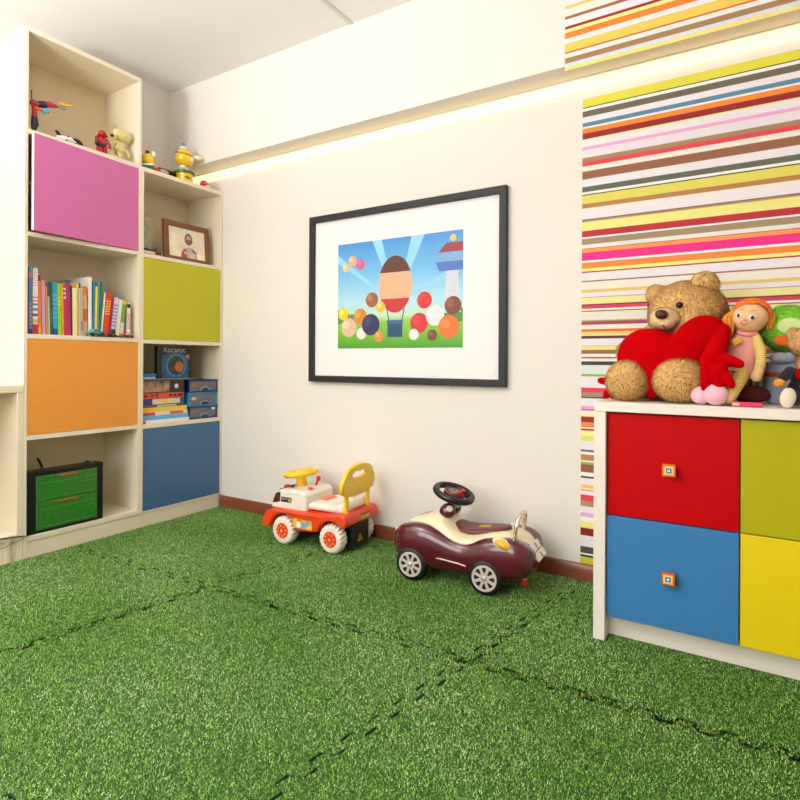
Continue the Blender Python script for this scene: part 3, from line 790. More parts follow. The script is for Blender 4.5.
px0, px1, pz0, pz1 = A(338, 290, WY1 - .015).x, A(463, 290, WY1 - .015).x, A(400, 348, WY1 - .015).z, A(463, 229, WY1 - .015).z
pw, ph = px1 - px0, pz1 - pz0
yp = WY1 - .0145
# printed scene: sky, light rays, hills, meadow, generic toy blocks, balls and a plain tower (flat print)
def sky_mat():
    m_ = bpy.data.materials.new('printed_sky'); m_.use_nodes = True; n = m_.node_tree; b = n.nodes['Principled BSDF']; b.inputs['Roughness'].default_value = .5
    tc = n.nodes.new('ShaderNodeTexCoord'); sp = n.nodes.new('ShaderNodeSeparateXYZ'); mr = n.nodes.new('ShaderNodeMapRange'); c = n.nodes.new('ShaderNodeValToRGB')
    n.links.new(tc.outputs['Generated'], sp.inputs[0]); n.links.new(sp.outputs['Z'], c.inputs['Fac'])
    e = c.color_ramp.elements; e[0].position = 0; e[0].color = lin((66, 150, 40)); e[1].position = 1; e[1].color = lin((64, 140, 214))
    for p_, q_ in ((.10, (104, 176, 40)), (.24, (140, 196, 70)), (.30, (196, 226, 190)), (.42, (176, 224, 240)), (.7, (110, 186, 234))):
        k = e.new(p_); k.color = lin(q_)
    n.links.new(c.outputs['Color'], b.inputs['Base Color']); return m_
pr = MB().box(px0, px1, yp, yp + .0006, pz0, pz1).build('print', sky_mat(), r, flat=True)
dk = [0]
def sh(col, pts, name='shape', lay=1):
    """flat printed shape, coordinates in the print's 0..1 frame"""
    pp = [(px0 + pw * min(max(x, 0), 1), yp - .00012 * lay, pz0 + ph * min(max(y, 0), 1)) for x, y in pts]
    PR.append((pp, col))
PR = []
asp = pw / ph
ci = lambda x, y, q, n=24, ex=1.: [(x + q * ex * math.cos(2 * PI * i / n) / asp, y + q * math.sin(2 * PI * i / n)) for i in range(n)]
bx_ = lambda x, y, w_, h_: [(x, y), (x + w_, y), (x + w_, y + h_), (x, y + h_)]
ray_c = (150, 212, 244)
sh(ray_c, [(.50, .40), (.30, 1), (.38, 1)], lay=1); sh(ray_c, [(.50, .40), (.62, 1), (.72, 1)], lay=1); sh(ray_c, [(.5, .4), (0, .82), (0, .9)], lay=1); sh(ray_c, [(.5, .4), (1, .66), (1, .74)], lay=1)
for x, y, q in ((.0, .30, .07), (.07, .29, .06), (.13, .28, .045), (.98, .28, .06), (.90, .27, .05)): sh((70, 140, 60), ci(x, y, q), lay=2)
# plain lighthouse-like tower at the right
sh((206, 216, 226), [(.86, .30), (.985, .30), (.965, .66), (.88, .66)], lay=3)
sh((70, 110, 190), [(.83, .66), (1, .66), (1, .74), (.80, .74)], lay=4); sh((120, 170, 220), bx_(.83, .74, .17, .08), lay=4); sh((150, 50, 60), [(.82, .82), (1, .82), (1, .9), (.88, .9)], lay=4); sh((230, 190, 60), ci(.93, .94, .03), lay=4)
# a striped hot-air balloon in the middle, clusters of plain balls in the grass
el = lambda x, y, rx, ry, t0=0., t1=360., n=28: [(x + rx * math.cos(math.radians(t0 + (t1 - t0) * i / n)), y + ry * math.sin(math.radians(t0 + (t1 - t0) * i / n))) for i in range(n + (t1 - t0 < 360))]
sh((196, 34, 46), el(.49, .58, .135, .26)); sh((226, 176, 140), el(.49, .58, .135, .26, 0, 180)); sh((92, 42, 26), el(.49, .58, .135, .26, 25, 155)); sh((226, 176, 140), el(.49, .58, .135, .26, -30, 0) + [(.49 + .135, .58), (.49 - .135, .58)] + el(.49, .58, .135, .26, 180, 210))
for dx in (-.05, .05): sh((60, 60, 70), [(.49 + dx * 1.4, .36), (.49 + dx * 1.4 + .008, .36), (.49 + dx + .008, .24), (.49 + dx, .24)])
sh((24, 74, 110), bx_(.43, .10, .12, .15)); sh((40, 100, 140), bx_(.425, .22, .13, .035))
for x, y, q, c in ((.10, .20, .09, (224, 184, 150)), (.05, .33, .06, (238, 200, 40)), (.20, .30, .075, (206, 130, 50)), (.21, .14, .055, (240, 232, 220)), (.29, .22, .10, (34, 44, 86)), (.30, .45, .07, (150, 92, 52)), (.36, .11, .05, (214, 140, 60)), (.375, .38, .05, (226, 184, 60)),
                   (.68, .22, .09, (206, 38, 44)), (.80, .28, .09, (232, 232, 232)), (.72, .42, .075, (214, 38, 36)), (.64, .12, .05, (240, 238, 236)), (.90, .18, .10, (226, 110, 40)), (.93, .36, .08, (120, 66, 40)), (.78, .11, .05, (110, 62, 44)),
                   (.13, .83, .05, (232, 168, 120)), (.20, .79, .05, (210, 90, 140)), (.07, .77, .04, (236, 190, 140))):
    sh(c, ci(x, y, q)); sh(tuple(min(255, int(k * 1.12 + 14)) for k in c), ci(x - q * .25, y + q * .3, q * .45))
cols = []; mb = MB()
for k, (pp, c) in enumerate(PR):
    if c not in cols: cols.append(c)
    mb.add([(x, y - .00001 * k, z) for x, y, z in pp], [tuple(range(len(pp)))], cols.index(c))
mb.build('printed_shapes', [cm(c, .5, var=.06, scale=50) for c in cols], pr, flat=True)

# ------------------------------------------------------------------ chest of drawers
dx0, dx1, dyf, dyb = -.442, .392, 1.942, 2.432
r = thing('chest_of_drawers', 'cream chest with red, blue, lime and yellow fronts at the right', 'chest of drawers', ((dx0 + dx1) / 2, (dyf + dyb) / 2, 0), world=True)
cw = mat('cream_white_laminate', (238, 230, 218), .45, var=.006, scale=40, stretch=(.1, 1, 1))
MB().box(dx0, dx1, dyf, dyb, .757, .788).build('top', cw, r, .0015)
MB().box(dx0, dx0 + .037, dyf, dyb, 0, .7565).build('side_panel', cw, r, .0012)
MB().box(dx1 - .037, dx1, dyf, dyb, 0, .7565).build('side_panel', cw, r, .0012)
MB().box(dx0 + .037, dx1 - .037, dyb - .012, dyb, .05, .7565).build('back_panel', cw, r)
MB().box(dx0 + .037, dx1 - .037, dyf + .062, dyf + .08, 0, .09).build('plinth', cw, r, .001)
MB().box(dx0 + .037, dx1 - .037, dyf + .045, dyb - .012, .075, .09).build('bottom_board', cw, r)
MB().box(-.0325, -.0165, dyf + .05, dyb - .012, .09, .757).build('divider', cw, r)
kn = [cm((226, 110, 34), .35), cm((244, 196, 40), .35), cm((250, 244, 236), .35), cm((70, 130, 160), .35), cm((250, 250, 250), .35)]
kn2 = [cm((214, 74, 34), .35)] + kn[1:]
def drawer(mm, x0, x1, z0, z1, knob=None, km=None, proud=0.):
    y0 = dyf + .018 - proud
    d = MB().box(x0, x1, y0, y0 + .02, z0, z1).build('drawer', mm, r, .0015)
    MB().box(x0 + .02, x1 - .02, y0 + .0205, dyb - .03, z0 + .02, z1 - .05).build('drawer_box', cw, d)
    if knob:
        kx, kz = knob; y = y0 - .030
        mb = MB().prism([(kx - .009, y0 + .001, kz - .009), (kx + .009, y0 + .001, kz - .009), (kx + .009, y0 + .001, kz + .009), (kx - .009, y0 + .001, kz + .009)], (0, -.014, 0), 0)
        mb.box(kx - .019, kx + .019, y + .004, y0 - .012, kz - .019, kz + .019, 0)
        for q, h in enumerate((.0145, .0105, .0085, .0035)): mb.box(kx - h, kx + h, y + .0035 - .0006 * q, y + .005, kz - h, kz + h, q + 1)
        mb.build('knob', km, d, .0008)
red = mat('red_lacquer', (184, 0, 6), .45, var=.01, spec=.1); blu = mat('blue_lacquer', (58, 122, 178), .4, var=.01, spec=.25); lim = mat('lime_lacquer', (172, 170, 14), .4, var=.01, spec=.25); yel = mat('yellow_lacquer', (228, 206, 22), .4, var=.01, spec=.25)
drawer(red, -.4005, -.0265, .4155, .7515, (-.214, .583), kn)
drawer(blu, -.4025, -.0265, .079, .4125, (-.214, .246), kn2, .004)
drawer(lim, -.0225, .351, .4155, .7515, (.164, .583), kn)
drawer(yel, -.0225, .351, .079, .4125, (.164, .246), kn2)
DT = .7884

# ------------------------------------------------------------------ soft toys on the chest
bearm = mat('bear_fur', (255, 204, 132), .9, var=.12, scale=90)
bearp = mat('bear_muzzle_fur', (253, 216, 158), .9, var=.12, scale=90, sheen=.2)
redf = mat('red_felt', (182, 0, 8), 1, spec=.05, var=.08, scale=30, bump=.35, bscale=45)
dark = mat('dark_brown_gloss', (36, 22, 16), .15, var=.05)
hc = A(687, 313, 2.235)
bl_ = A(0, 0, 2.2)
tr = thing('teddy_bear', 'large golden brown teddy bear sitting on the chest hugging a red heart', 'teddy bear', (A(690, 400, 2.2).x, 2.2, DT), world=True)
L = [(hc, (.128, .115, .112), None), (A(690, 325, 2.215), (.10, .10, .085), None)]
body = A(693, 372, 2.27)
L += [(Vector((body.x, 2.27, DT + .115)), (.135, .105, .118), None), (Vector((body.x, 2.27, DT + .20)), (.115, .09, .10), None)]
f1 = A(680, 384, 2.02); f2 = A(625.5, 384, 2.02)
limb(L, [Vector((body.x - .01, 2.24, DT + .075)), Vector((f1.x + .03, 2.07, DT + .068))], [.07, .062], 6)
limb(L, [Vector((body.x - .08, 2.25, DT + .075)), Vector((f2.x + .03, 2.08, DT + .064))], [.07, .056], 6)
L += [(Vector((f1.x, 2.035, DT + .072)), (.084, .05, .072), Euler((0, 0, .25))), (Vector((f2.x, 2.04, DT + .068)), (.068, .048, .069), Euler((0, 0, .1)))]
# arms wrap round the heart from behind
limb(L, [Vector((body.x + .09, 2.25, DT + .235)), A(728, 345, 2.17)], [.05, .04], 5)
limb(L, [Vector((body.x - .10, 2.25, DT + .235)), A(628, 352, 2.20)], [.05, .04], 6)
blob('body', L, bearm, tr, .008, 5, 170000, .008, .0016, clip=DT)
for (u, v, Y, q) in ((656.5, 294.5, 2.235, .036), (705, 285, 2.20, .047)):
    e = A(u, v, Y); E_ = [(e, (q, .022, q), Euler((0, 0, .35)))]
    blob('ear', E_, bearm, tr, .006, 4, 160000, .008, .0016)
mz = A(664.5, 319, 2.125)
MZ = [(mz, (.050, .05, .040), Euler((0, 0, .5))), (mz + Vector((.004, -.02, -.012)), (.036, .035, .026), None)]
blob('muzzle', MZ, bearp, tr, .005, 5, 140000, .005, .0013)
MB().ell(A(661.5, 314.5, 2.066), (.021, .014, .0165), Euler((0, .15, .4))).build('nose', mat('nose_brown', (70, 34, 22), .45), tr)
MB().tube([A(663, 325, 2.072), A(665, 329, 2.078), A(669, 332, 2.085), A(673, 331.5, 2.095)], .0022, 8).build('mouth', cm((110, 50, 40), .8), tr)
ey = hit(hc, .116, 679.5, 305)
eb = MB().ell(ey, .0115).build('eye', dark, tr)
ey2 = hc + Vector((-.118, -.02, .03)); MB().ell(ey2, .010).build('eye', dark, tr)

# heart cushion
hr = thing('heart_cushion', 'big red heart cushion with gloved hands held by the teddy bear', 'cushion', (A(670, 395, 2.09).x, 2.09, DT), world=True)
hp = [(673, 334), (664, 330.5), (655, 329), (645, 328.5), (635, 331), (626, 337), (619.5, 346), (617, 358), (618.5, 370), (624, 381), (632, 390), (641, 396), (650, 399.5), (659, 397), (668, 394), (680, 390), (692, 384), (703, 376), (713, 365), (722, 352), (727, 340), (727.5, 330), (723, 322), (716, 317), (707, 315), (698, 316), (690, 319.5), (682, 325)]
n = len(hp); hpts = []
for k in range(n):                       # resample smoothly
    p0, p1, p2, p3 = (Vector(hp[(k + d) % n]) for d in (-1, 0, 1, 2))
    for t in (0, 1 / 3, 2 / 3): hpts.append(.5 * ((2 * p1) + (p2 - p0) * t + (2 * p0 - 5 * p1 + 4 * p2 - p3) * t * t + (3 * p1 - p0 - 3 * p2 + p3) * t ** 3))
def hpos(u, v):                          # the cushion leans back and its right lobe turns away
    p = A(u, v, 2.095); return A(u, v, 2.085 + .10 * (p.z - DT - .1))
c0 = hpos(667, 355); ring0 = [hpos(u, v) for u, v in hpts]
rings = []
ss = [0, .08, .16, .26, .4, .55, .7, .82, .9, .95, .985, 1]
seq = [(s, -1) for s in ss[1:]] + [(s, 1) for s in ss[::-1][1:-1]]
for s_, sg in seq: rings.append([c0 + (p - c0) * s_ + Vector((0, sg * .062 * (1 - s_ ** 2.4) ** .55, 0)) for p in ring0])
hb = MB().loft(rings).build('cushion', redf, hr, ang=180)
for v in hb.data.vertices:
    if v.co.z < 0: v.co.z = 0
# hands: arm, palm, thumb and fingers grown as one felt glove
def glove(name, arm, palm, fingers, z0=None):
    L = []
    limb(L, arm[0], arm[1], 7)
    L.append(palm)
    for p, q in fingers: limb(L, p, q, 6)
    return blob(name, L, redf, hr, .0045, 4, clip=z0)
P_ = lambda u, v, Y: A(u, v, Y)
glove('glove', ([P_(722, 331, 2.10), P_(719, 343, 2.04), P_(714, 356, 2.00)], [.026, .028, .033]),
      (P_(712, 361, 1.995), (.036, .022, .032), None),
      [([P_(716, 358, 1.99), P_(728, 360, 1.985), P_(740, 364, 1.985)], [.021, .019, .0135]),
       ([P_(706, 368, 1.99), P_(705, 379, 1.985), P_(705.5, 388, 1.985)], [.0165, .0155, .013]),
       ([P_(714, 369, 1.985), P_(717, 379, 1.978), P_(718.5, 386, 1.975)], [.0165, .0155, .013]),
       ([P_(720, 367, 1.985), P_(726, 377, 1.978), P_(731, 384.5, 1.978)], [.0165, .0155, .0135])], DT + .002)
glove('glove', ([P_(628, 366, 2.09), P_(622, 377, 2.10), P_(616, 384, 2.11)], [.024, .024, .026]),
      (P_(614, 386, 2.11), (.026, .02, .024), None),
      [([P_(612, 383, 2.11), P_(606, 381.5, 2.11), P_(600.5, 380.5, 2.11)], [.015, .0145, .012]),
       ([P_(612, 387, 2.11), P_(608, 392, 2.11), P_(605.5, 396, 2.11)], [.014, .0135, .012]),
       ([P_(615, 389, 2.11), P_(614, 394, 2.11), P_(613.5, 397, 2.11)], [.014, .0135, .012])], DT + .001)

# rag doll
dr = thing('rag_doll', 'rag doll with orange hair and pink dress sitting beside the heart', 'doll', (A(745, 400, 2.1).x, 2.1, DT), world=True)
skin = mat('doll_skin_cloth', (232, 190, 142), .85, var=.03, scale=80, bump=.15, bscale=600)
olive = bpy.data.materials.new('yellow_striped_jersey'); olive.use_nodes = True
nt = olive.node_tree; pb = nt.nodes['Principled BSDF']; pb.inputs['Roughness'].default_value = .85
tc = nt.nodes.new('ShaderNodeTexCoord'); wv = nt.nodes.new('ShaderNodeTexWave'); wv.bands_direction = 'Z'; wv.inputs['Scale'].default_value = 55; wv.inputs['Distortion'].default_value = .6
cr = nt.nodes.new('ShaderNodeValToRGB'); cr.color_ramp.elements[0].color = lin((200, 168, 62)); cr.color_ramp.elements[1].color = lin((238, 218, 142))
nt.links.new(tc.outputs['Object'], wv.inputs['Vector']); nt.links.new(wv.outputs['Fac'], cr.inputs['Fac']); nt.links.new(cr.outputs['Color'], pb.inputs['Base Color'])
dh = A(750, 317, 2.13); hrx = .058
L = [(dh, (.0515, .049, .047), None), (dh + Vector((0, .0, -.011)), (.046, .044, .040), None)]
limb(L, [dh + Vector((0, .01, -.04)), A(746, 338, 2.14)], [.02, .022], 4)
limb(L, [A(746, 342, 2.14), A(741, 362, 2.13)], [.032, .042], 5)
blob('body', L, skin, dr, .004, 4)
# dress: bell shaped, open at the hem
c1, c2 = A(746.5, 334, 2.135), A(737.5, 374, 2.10)
prof = [(0, .018), (.06, .030), (.2, .040), (.45, .046), (.7, .051), (.9, .054), (1.0, .055)]
dv = (c2 - c1); ax = dv.normalized(); e1 = ax.cross(Vector((0, 1, 0))).normalized(); e2 = ax.cross(e1)
m = MB().loft([[c1 + dv * t + (e1 * math.cos(2 * PI * i / 28) * q + e2 * math.sin(2 * PI * i / 28) * q * .72) for i in range(28)] for t, q in prof])
m.build('dress', mat('pink_dress', (228, 158, 146), .85, var=.03, bump=.2, bscale=500, sheen=.1), dr, ang=60)
MB().torus(A(747.2, 332.5, 2.13), .024, .007, Euler((.3, .1, 0))).build('collar', mat('pink_collar', (222, 150, 150), .85, var=.03), dr)
bw = A(737, 341, 2.075)
mb = MB(); mb.T = Matrix.Translation(bw) @ Matrix.Rotation(-.5, 4, 'Y')
mb.box(-.014, .014, -.003, .003, -.010, .010).build('brooch', mat('gold_cloth', (214, 160, 56), .7, var=.1), dr, .002)
L = []; limb(L, [A(756, 338, 2.125), A(760.5, 350, 2.095), A(761, 362, 2.075), A(758.5, 370, 2.065)], [.0155, .0165, .015, .0145], 6)
blob('sleeve', L, olive, dr, .004, 3)
L = []; limb(L, [A(758.5, 371, 2.064), A(756.5, 376.5, 2.058)], [.0155, .0165], 4); L.append((A(752.5, 376.5, 2.056), .0075, None))
blob('hand', L, skin, dr, .003, 3)
L = []; limb(L, [A(743, 372, 2.09), A(737, 383, 2.04), Vector((A(729, 393, 2.0).x, 2.0, DT + .024))], [.024, .022, .019], 7)
blob('leg', L, olive, dr, .004, 3)
L = []; limb(L, [A(733, 375, 2.10), A(722, 386, 2.05), Vector((A(711, 393, 2.02).x, 2.02, DT + .024))], [.022, .02, .018], 7)
blob('leg', L, olive, dr, .004, 3)
pk = mat('pale_pink_shoe', (244, 190, 204), .8, var=.02, sheen=.1)
MB().ell(Vector((A(716, 397, 1.985).x, 1.985, DT + .0335)), (.035, .033, .033)).build('shoe', pk, dr)
MB().ell(Vector((A(701, 396, 2.005).x, 2.005, DT + .0285)), (.029, .029, .028)).build('shoe', pk, dr)
hair = mat('orange_hair', (232, 112, 26), .7, var=.15, scale=60, stretch=(1, 1, .2), bump=.4, bscale=200)
# hair cap: the part of a slightly larger head above and behind the face
mb = MB(); mb.ell(dh + Vector((.004, .010, .010)), (.054, .051, .049), None, 36, 24)
bmh = bmesh.new(); me = bpy.data.meshes.new('t'); me.from_pydata(mb.V, [], mb.Fc); bmh.from_mesh(me)
fwd = Vector((.05, -1, .1)).normalized(); cc_ = dh
bmesh.ops.delete(bmh, geom=[f for f in bmh.faces if ((f.calc_center_median() - cc_).normalized().dot(Vector((.02, -.86, -.50)).normalized()) > .10)], context='FACES')
for v in bmh.verts: v.co -= Vector(dr['_org'])
hm = bpy.data.meshes.new('hair'); bmh.to_mesh(hm); bmh.free(); bpy.data.meshes.remove(me); hm.materials.append(hair)
ho = bpy.data.objects.new('hair', hm); COL.objects.link(ho); ho.parent = dr; smooth(ho); q = ho.modifiers.new('thick', 'SOLIDIFY'); q.thickness = .006; q.offset = 0
ylw = mat('yellow_pigtail', (222, 150, 44), .8, var=.35, scale=220, stretch=(1, 1, .1))
for (a, b, c, w_) in ((A(737, 308, 2.13), A(728.5, 318, 2.12), A(728.5, 334, 2.11), .013), (A(765.5, 311, 2.14), A(770.5, 315, 2.14), A(770, 327, 2.14), .010)):
    mb = MB()
    for k in range(14):
        t = 2 * PI * k / 14; o_ = Vector((math.cos(t) * w_, math.sin(t) * w_ * .7, 0)) * (1 if k % 2 else .5)
        mb.tube([a + o_ * .2, a.lerp(b, .5) + o_ * .7, b + o_, b.lerp(c, .5) + o_, c + o_ * .8 + Vector((0, 0, random.uniform(-.008, .006)))], [.004, .0045, .0045, .004, .002], 6)
    mb.build('pigtail', ylw, dr)
    MB().ell(a, .0085).build('hair_tie', mat('pink_tie', (230, 160, 176), .6), dr)
hh = lambda u, v: hit(dh, .0492, u, v)
for u, v in ((739, 315.5), (752.3, 317.5)):
    p = hh(u, v); nrm = (p - dh).normalized(); e = Euler((0, 0, math.atan2(nrm.y, nrm.x) + PI / 2))
    w1 = MB().ell(p, (.0095, .003, .0085), e).build('eye', cm((236, 236, 232), .4), dr)
    MB().ell(p + nrm * .0012, (.0062, .003, .0068), e).build('iris', cm((70, 96, 120), .3), w1)
    MB().ell(p + nrm * .0030, (.003, .002, .0035), e).build('pupil', cm((20, 20, 24), .2), w1)
MB().tube([hh(740, 310) + Vector((0, -.001, 0)), hh(741.5, 309), hh(743.5, 309.5)], .0009, 6).build('eyebrow', cm((190, 110, 50), .7), dr)
MB().tube([hh(750.5, 311), hh(753, 310), hh(755.5, 311.5)], .0009, 6).build('eyebrow', cm((190, 110, 50), .7), dr)
MB().ell(hh(744.3, 320), (.0045, .003, .004)).build('nose', cm((230, 170, 130), .7), dr)
MB().tube([hh(740.5, 322.3), hh(742.5, 324.5), hh(745, 324.8), hh(747.5, 323)], .0011, 6).build('mouth', cm((190, 60, 50), .7), dr)

# plain plush cushions at the right end of the chest
gc = A(784, 382, 2.20)
gr = thing('plush_cushion', 'plain pale grey drum-shaped plush cushion behind the small teddy', 'cushion', (gc.x, 2.20, DT), world=True)
greyf = mat('grey_plush', (150, 158, 172), .9, var=.06, scale=70, sheen=.2)
prof = [(.0, 0), (.045, 0), (.056, .012), (.060, .05), (.058, .09), (.050, .12), (.036, .138), (.0, .145)]
MB().lathe(prof, (gc.x, 2.20, DT + .0005), None, 40).build('body', greyf, gr, ang=180)
rb = MB().lathe([(.0592, .088), (.0612, .090), (.0612, .100), (.0585, .102)], (gc.x, 2.20, DT), None, 40)
rb.build('ribbon', mat('rust_ribbon', (170, 62, 40), .7, var=.1), gr)
MB().ell((gc.x - .012, 2.145, DT + .148), (.030, .018, .017)).ell((gc.x + .012, 2.148, DT + .150), (.022, .018, .015)).build('bow', greyf, gr)
zc = DT + .146 + .083
gb = thing('plush_ball', 'round bright green fuzzy plush ball on top of the grey cushion', 'soft toy', (gc.x, 2.21, DT + .146), world=True)
grf = mat('green_plush', (126, 206, 40), .9, var=.12, scale=70, sheen=.2)
gcen = Vector((A(789, 329, 2.21).x, 2.21, A(789, 329, 2.21).z))
blob('ball', [(gcen, (.083, .078, .077), None)], grf, gb, .006, 3, 120000, .005, .0013)
for (u, v, h, w_, c, nm) in ((790, 326, .034, .026, (206, 226, 150), 'pale_patch'), (786, 339.5, .032, .019, (224, 92, 24), 'orange_patch')):
    p = hit(gcen, .076, u, v); nrm = (p - gcen).normalized()
    MB().ell(p + nrm * .001, (h, .006, w_), Euler((0, 0, math.atan2(nrm.y, nrm.x) + PI / 2))).build(nm, mat(nm, c, .85, var=.05), gb)
for u, v in ((779.5, 310),):
    MB().ell(A(u, v, 2.20), (.017, .012, .017)).build('pompom', grf, gb)

# small teddy in a black coat at the right edge
st = thing('teddy_bear', 'small brown teddy in a black coat at the right edge of the chest', 'teddy bear', (A(805, 400, 2.07).x, 2.07, DT), world=True)
bf = mat('small_bear_fur', (226, 176, 116), .9, var=.2, scale=90)
sh_ = A(808, 343, 2.06)
L = [(sh_, (.05, .046, .045), None), (A(793.5, 335, 2.06), (.020, .012, .022), Euler((0, 0, .5))), (A(824, 332, 2.06), (.02, .012, .022), None), (sh_ + Vector((0, -.035, -.012)), (.022, .022, .018), None)]
limb(L, [sh_ + Vector((0, .01, -.03)), Vector((sh_.x, 2.07, DT + .09))], [.025, .03], 4)
blob('body', L, bf, st, .004, 4, 160000, .006, .0013)
L = [(Vector((sh_.x, 2.075, DT + .048)), (.052, .045, .048), None), (Vector((sh_.x, 2.072, DT + .088)), (.04, .036, .035), None)]
limb(L, [Vector((sh_.x - .03, 2.06, DT + .095)), A(790, 372, 2.03), A(783, 378, 2.015)], [.02, .017, .014], 5)
limb(L, [Vector((sh_.x - .02, 2.05, DT + .03)), Vector((A(793, 396, 2.0).x, 2.015, DT + .026))], [.026, .021], 4)
limb(L, [Vector((sh_.x + .03, 2.05, DT + .03)), Vector((sh_.x + .05, 2.0, DT + .026))], [.026, .021], 4)
blob('coat', L, mat('black_coat', (26, 24, 26), .85, var=.1, sheen=.1), st, .004, 4, clip=DT)
MB().ell(A(779.5, 383, 2.01), (.016, .013, .014)).build('paw', mat('mustard_paw', (206, 140, 44), .85, var=.15), st)
MB().ell(Vector((A(788, 396, 1.99).x, 1.993, DT + .030)), (.0205, .011, .030), Euler((.05, .15, .2))).build('foot', mat('white_sole', (232, 220, 196), .8, var=.04), st)
MB().ell(A(801, 374, 2.02), (.014, .008, .017)).build('red_badge', redf, st)

# striped bean bag behind the doll and the pink pencil case in front
sp = thing('bean_bag', 'small green striped and dark red bean bag behind the rag doll', 'soft toy', (A(757, 398, 2.2).x, 2.2, DT), world=True)
sg = bpy.data.materials.new('green_stripes'); sg.use_nodes = True; nt = sg.node_tree; pb = nt.nodes['Principled BSDF']; pb.inputs['Roughness'].default_value = .85
tc = nt.nodes.new('ShaderNodeTexCoord'); wv = nt.nodes.new('ShaderNodeTexWave'); wv.bands_direction = 'X'; wv.inputs['Scale'].default_value = 17
cr = nt.nodes.new('ShaderNodeValToRGB'); cr.color_ramp.elements[0].color = lin((60, 96, 84)); cr.color_ramp.elements[1].color = lin((150, 160, 60)); cr.color_ramp.elements[0].position = .45; cr.color_ramp.elements[1].position = .55
nt.links.new(tc.outputs['Object'], wv.inputs['Vector']); nt.links.new(wv.outputs['Fac'], cr.inputs['Fac']); nt.links.new(cr.outputs['Color'], pb.inputs['Base Color'])
q1 = A(757, 388, 2.2); MB().ell((q1.x, 2.2, DT + .058), (.052, .035, .057)).build('striped_half', sg, sp)
q2 = A(750, 400, 2.15); MB().ell((q2.x, 2.15, DT + .03), (.056, .035, .0295)).build('red_half', mat('dark_red_cloth', (96, 14, 22), .85, var=.1), sp)
pc = thing('pencil_case', 'small pink plastic case lying on the front edge of the chest', 'case', (A(747, 403, 1.985).x, 1.985, DT), rotz=.06)
pinkp = mat('hot_pink_plastic', (222, 50, 110), .35, var=.05)
MB().box(-.040, .040, -.011, .011, .0002, .014).build('body', pinkp, pc, .004)
MB().box(-.038, -.020, -.0118, -.0105, .003, .0115).build('cream_tip', cm((236, 190, 160), .4), pc, .0005)

# ------------------------------------------------------------------ ride-on truck
tk = thing('ride_on_truck', 'red and white ride-on toy truck with yellow steering wheel and backrest', 'ride-on toy', (-1.840, 2.243, 0), rotz=math.radians(3))
tk.scale = (.97, 1.24, 1)
redp = mat('red_orange_plastic', (228, 66, 24), .3, var=.02, coat=.2); whp = mat('white_plastic', (240, 234, 222), .3, var=.01, coat=.2)
yp_ = mat('yellow_plastic', (246, 204, 8), .3, var=.02, coat=.2); tyw = mat('cream_tyre', (238, 230, 214), .5, var=.03)
arc = lambda cx, cz, q, a0, a1, n=10: [(cx + q * math.cos(math.radians(a0 + (a1 - a0) * i / n)), cz + q * math.sin(math.radians(a0 + (a1 - a0) * i / n))) for i in range(n + 1)]
out = [(-.30, .076), (-.293, .112), (-.268, .156), (-.235, .168), (-.15, .170), (-.05, .176), (.08, .180), (.15, .186), (.205, .194), (.230, .188), (.238, .168), (.236, .136)]
out += [(.222, .130)] + arc(.148, .068, .087, 46, 166) + [(.055, .090), (-.055, .080)] + arc(-.152, .068, .087, 14, 165)[0:] + [(-.25, .074)]
ch = MB().prism([(x, -.118, z) for x, z in out], (0, .236, 0)).build('chassis', redp, tk, .012, seg=3)
# raised side lip along the chassis
for s_ in (-1, 1):
    MB().tube([(-.12, s_ * .119, .168), (-.04, s_ * .119, .166), (.05, s_ * .119, .170), (.10, s_ * .119, .168)], .004, 8).build('trim', redp, ch)
    # coloured sticker on the flank
    st_ = MB().box(-.085, .035, s_ * .1185 - .0008, s_ * .1185 + .0008, .098, .142).build('sticker', mat('sticker_base', (238, 160, 70), .4, var=.4, scale=30), ch, flat=True)
    for q, (x, z, rr, c) in enumerate(((-.07, .130, .013, (246, 196, 40)), (-.048, .116, .016, (240, 232, 220)), (-.016, .114, .015, (90, 170, 220)), (.010, .128, .012, (96, 160, 214)), (.024, .112, .013, (220, 210, 60)))):
        MB().lathe([(.0001, 0), (rr, 0), (rr, .001), (.0001, .001)], (x, s_ * .1196, z), Euler((PI / 2 * s_, 0, 0)), 20).build('printed_dot', cm(c, .4), st_)
MB().box(-.2, .19, -.062, .062, .055, .1).build('underbody', mat('dark_plastic', (30, 26, 24), .5), tk, .01)


def truck_wheel(x, y, s_):
    q = MB(); n = 80; rings = []
    for (rr, zz, tr_) in ((.030, -.022, 0), (.050, -.024, 0), (.060, -.021, .4), (.066, -.012, 1), (.0665, 0, 1), (.066, .012, 1), (.060, .021, .4), (.050, .024, 0), (.030, .022, 0)):
        ring = []
        for i in range(n):
            a = 2 * PI * i / n; k = rr - tr_ * (.0065 if (i % 4) > 1 else 0); tw = .10 * (zz / .024)
            k *= 1.075; ring.append((x + k * math.cos(a + tw), y + zz, .0715 + k * math.sin(a + tw)))
        rings.append(ring)
    w_ = q.loft(rings).build('wheel', tyw, tk, ang=50)
    hub = MB().lathe([(.0001, .0235), (.012, .0265), (.036, .0255), (.0395, .0215), (.0395, -.0215), (.0001, -.0215)], (x, y, .0715), Euler((PI / 2 * s_, 0, 0)), 32).build('hub', redp, w_)
    mb = MB()
    for k in range(8):
        a = 2 * PI * k / 8 + .2
        for rr in (.026,): mb.lathe([(.0001, .0262), (.0036, .0262), (.0036, .0272), (.0001, .0272)], (x + rr * math.cos(a), y, .0715 + rr * math.sin(a)), Euler((PI / 2 * s_, 0, 0)), 10)
    mb.lathe([(.0001, .0265), (.006, .0265), (.005, .030), (.0001, .031)], (x, y, .0715), Euler((PI / 2 * s_, 0, 0)), 14)
    mb.build('hub_studs', mat('hub_stud', (240, 190, 120), .4), hub)


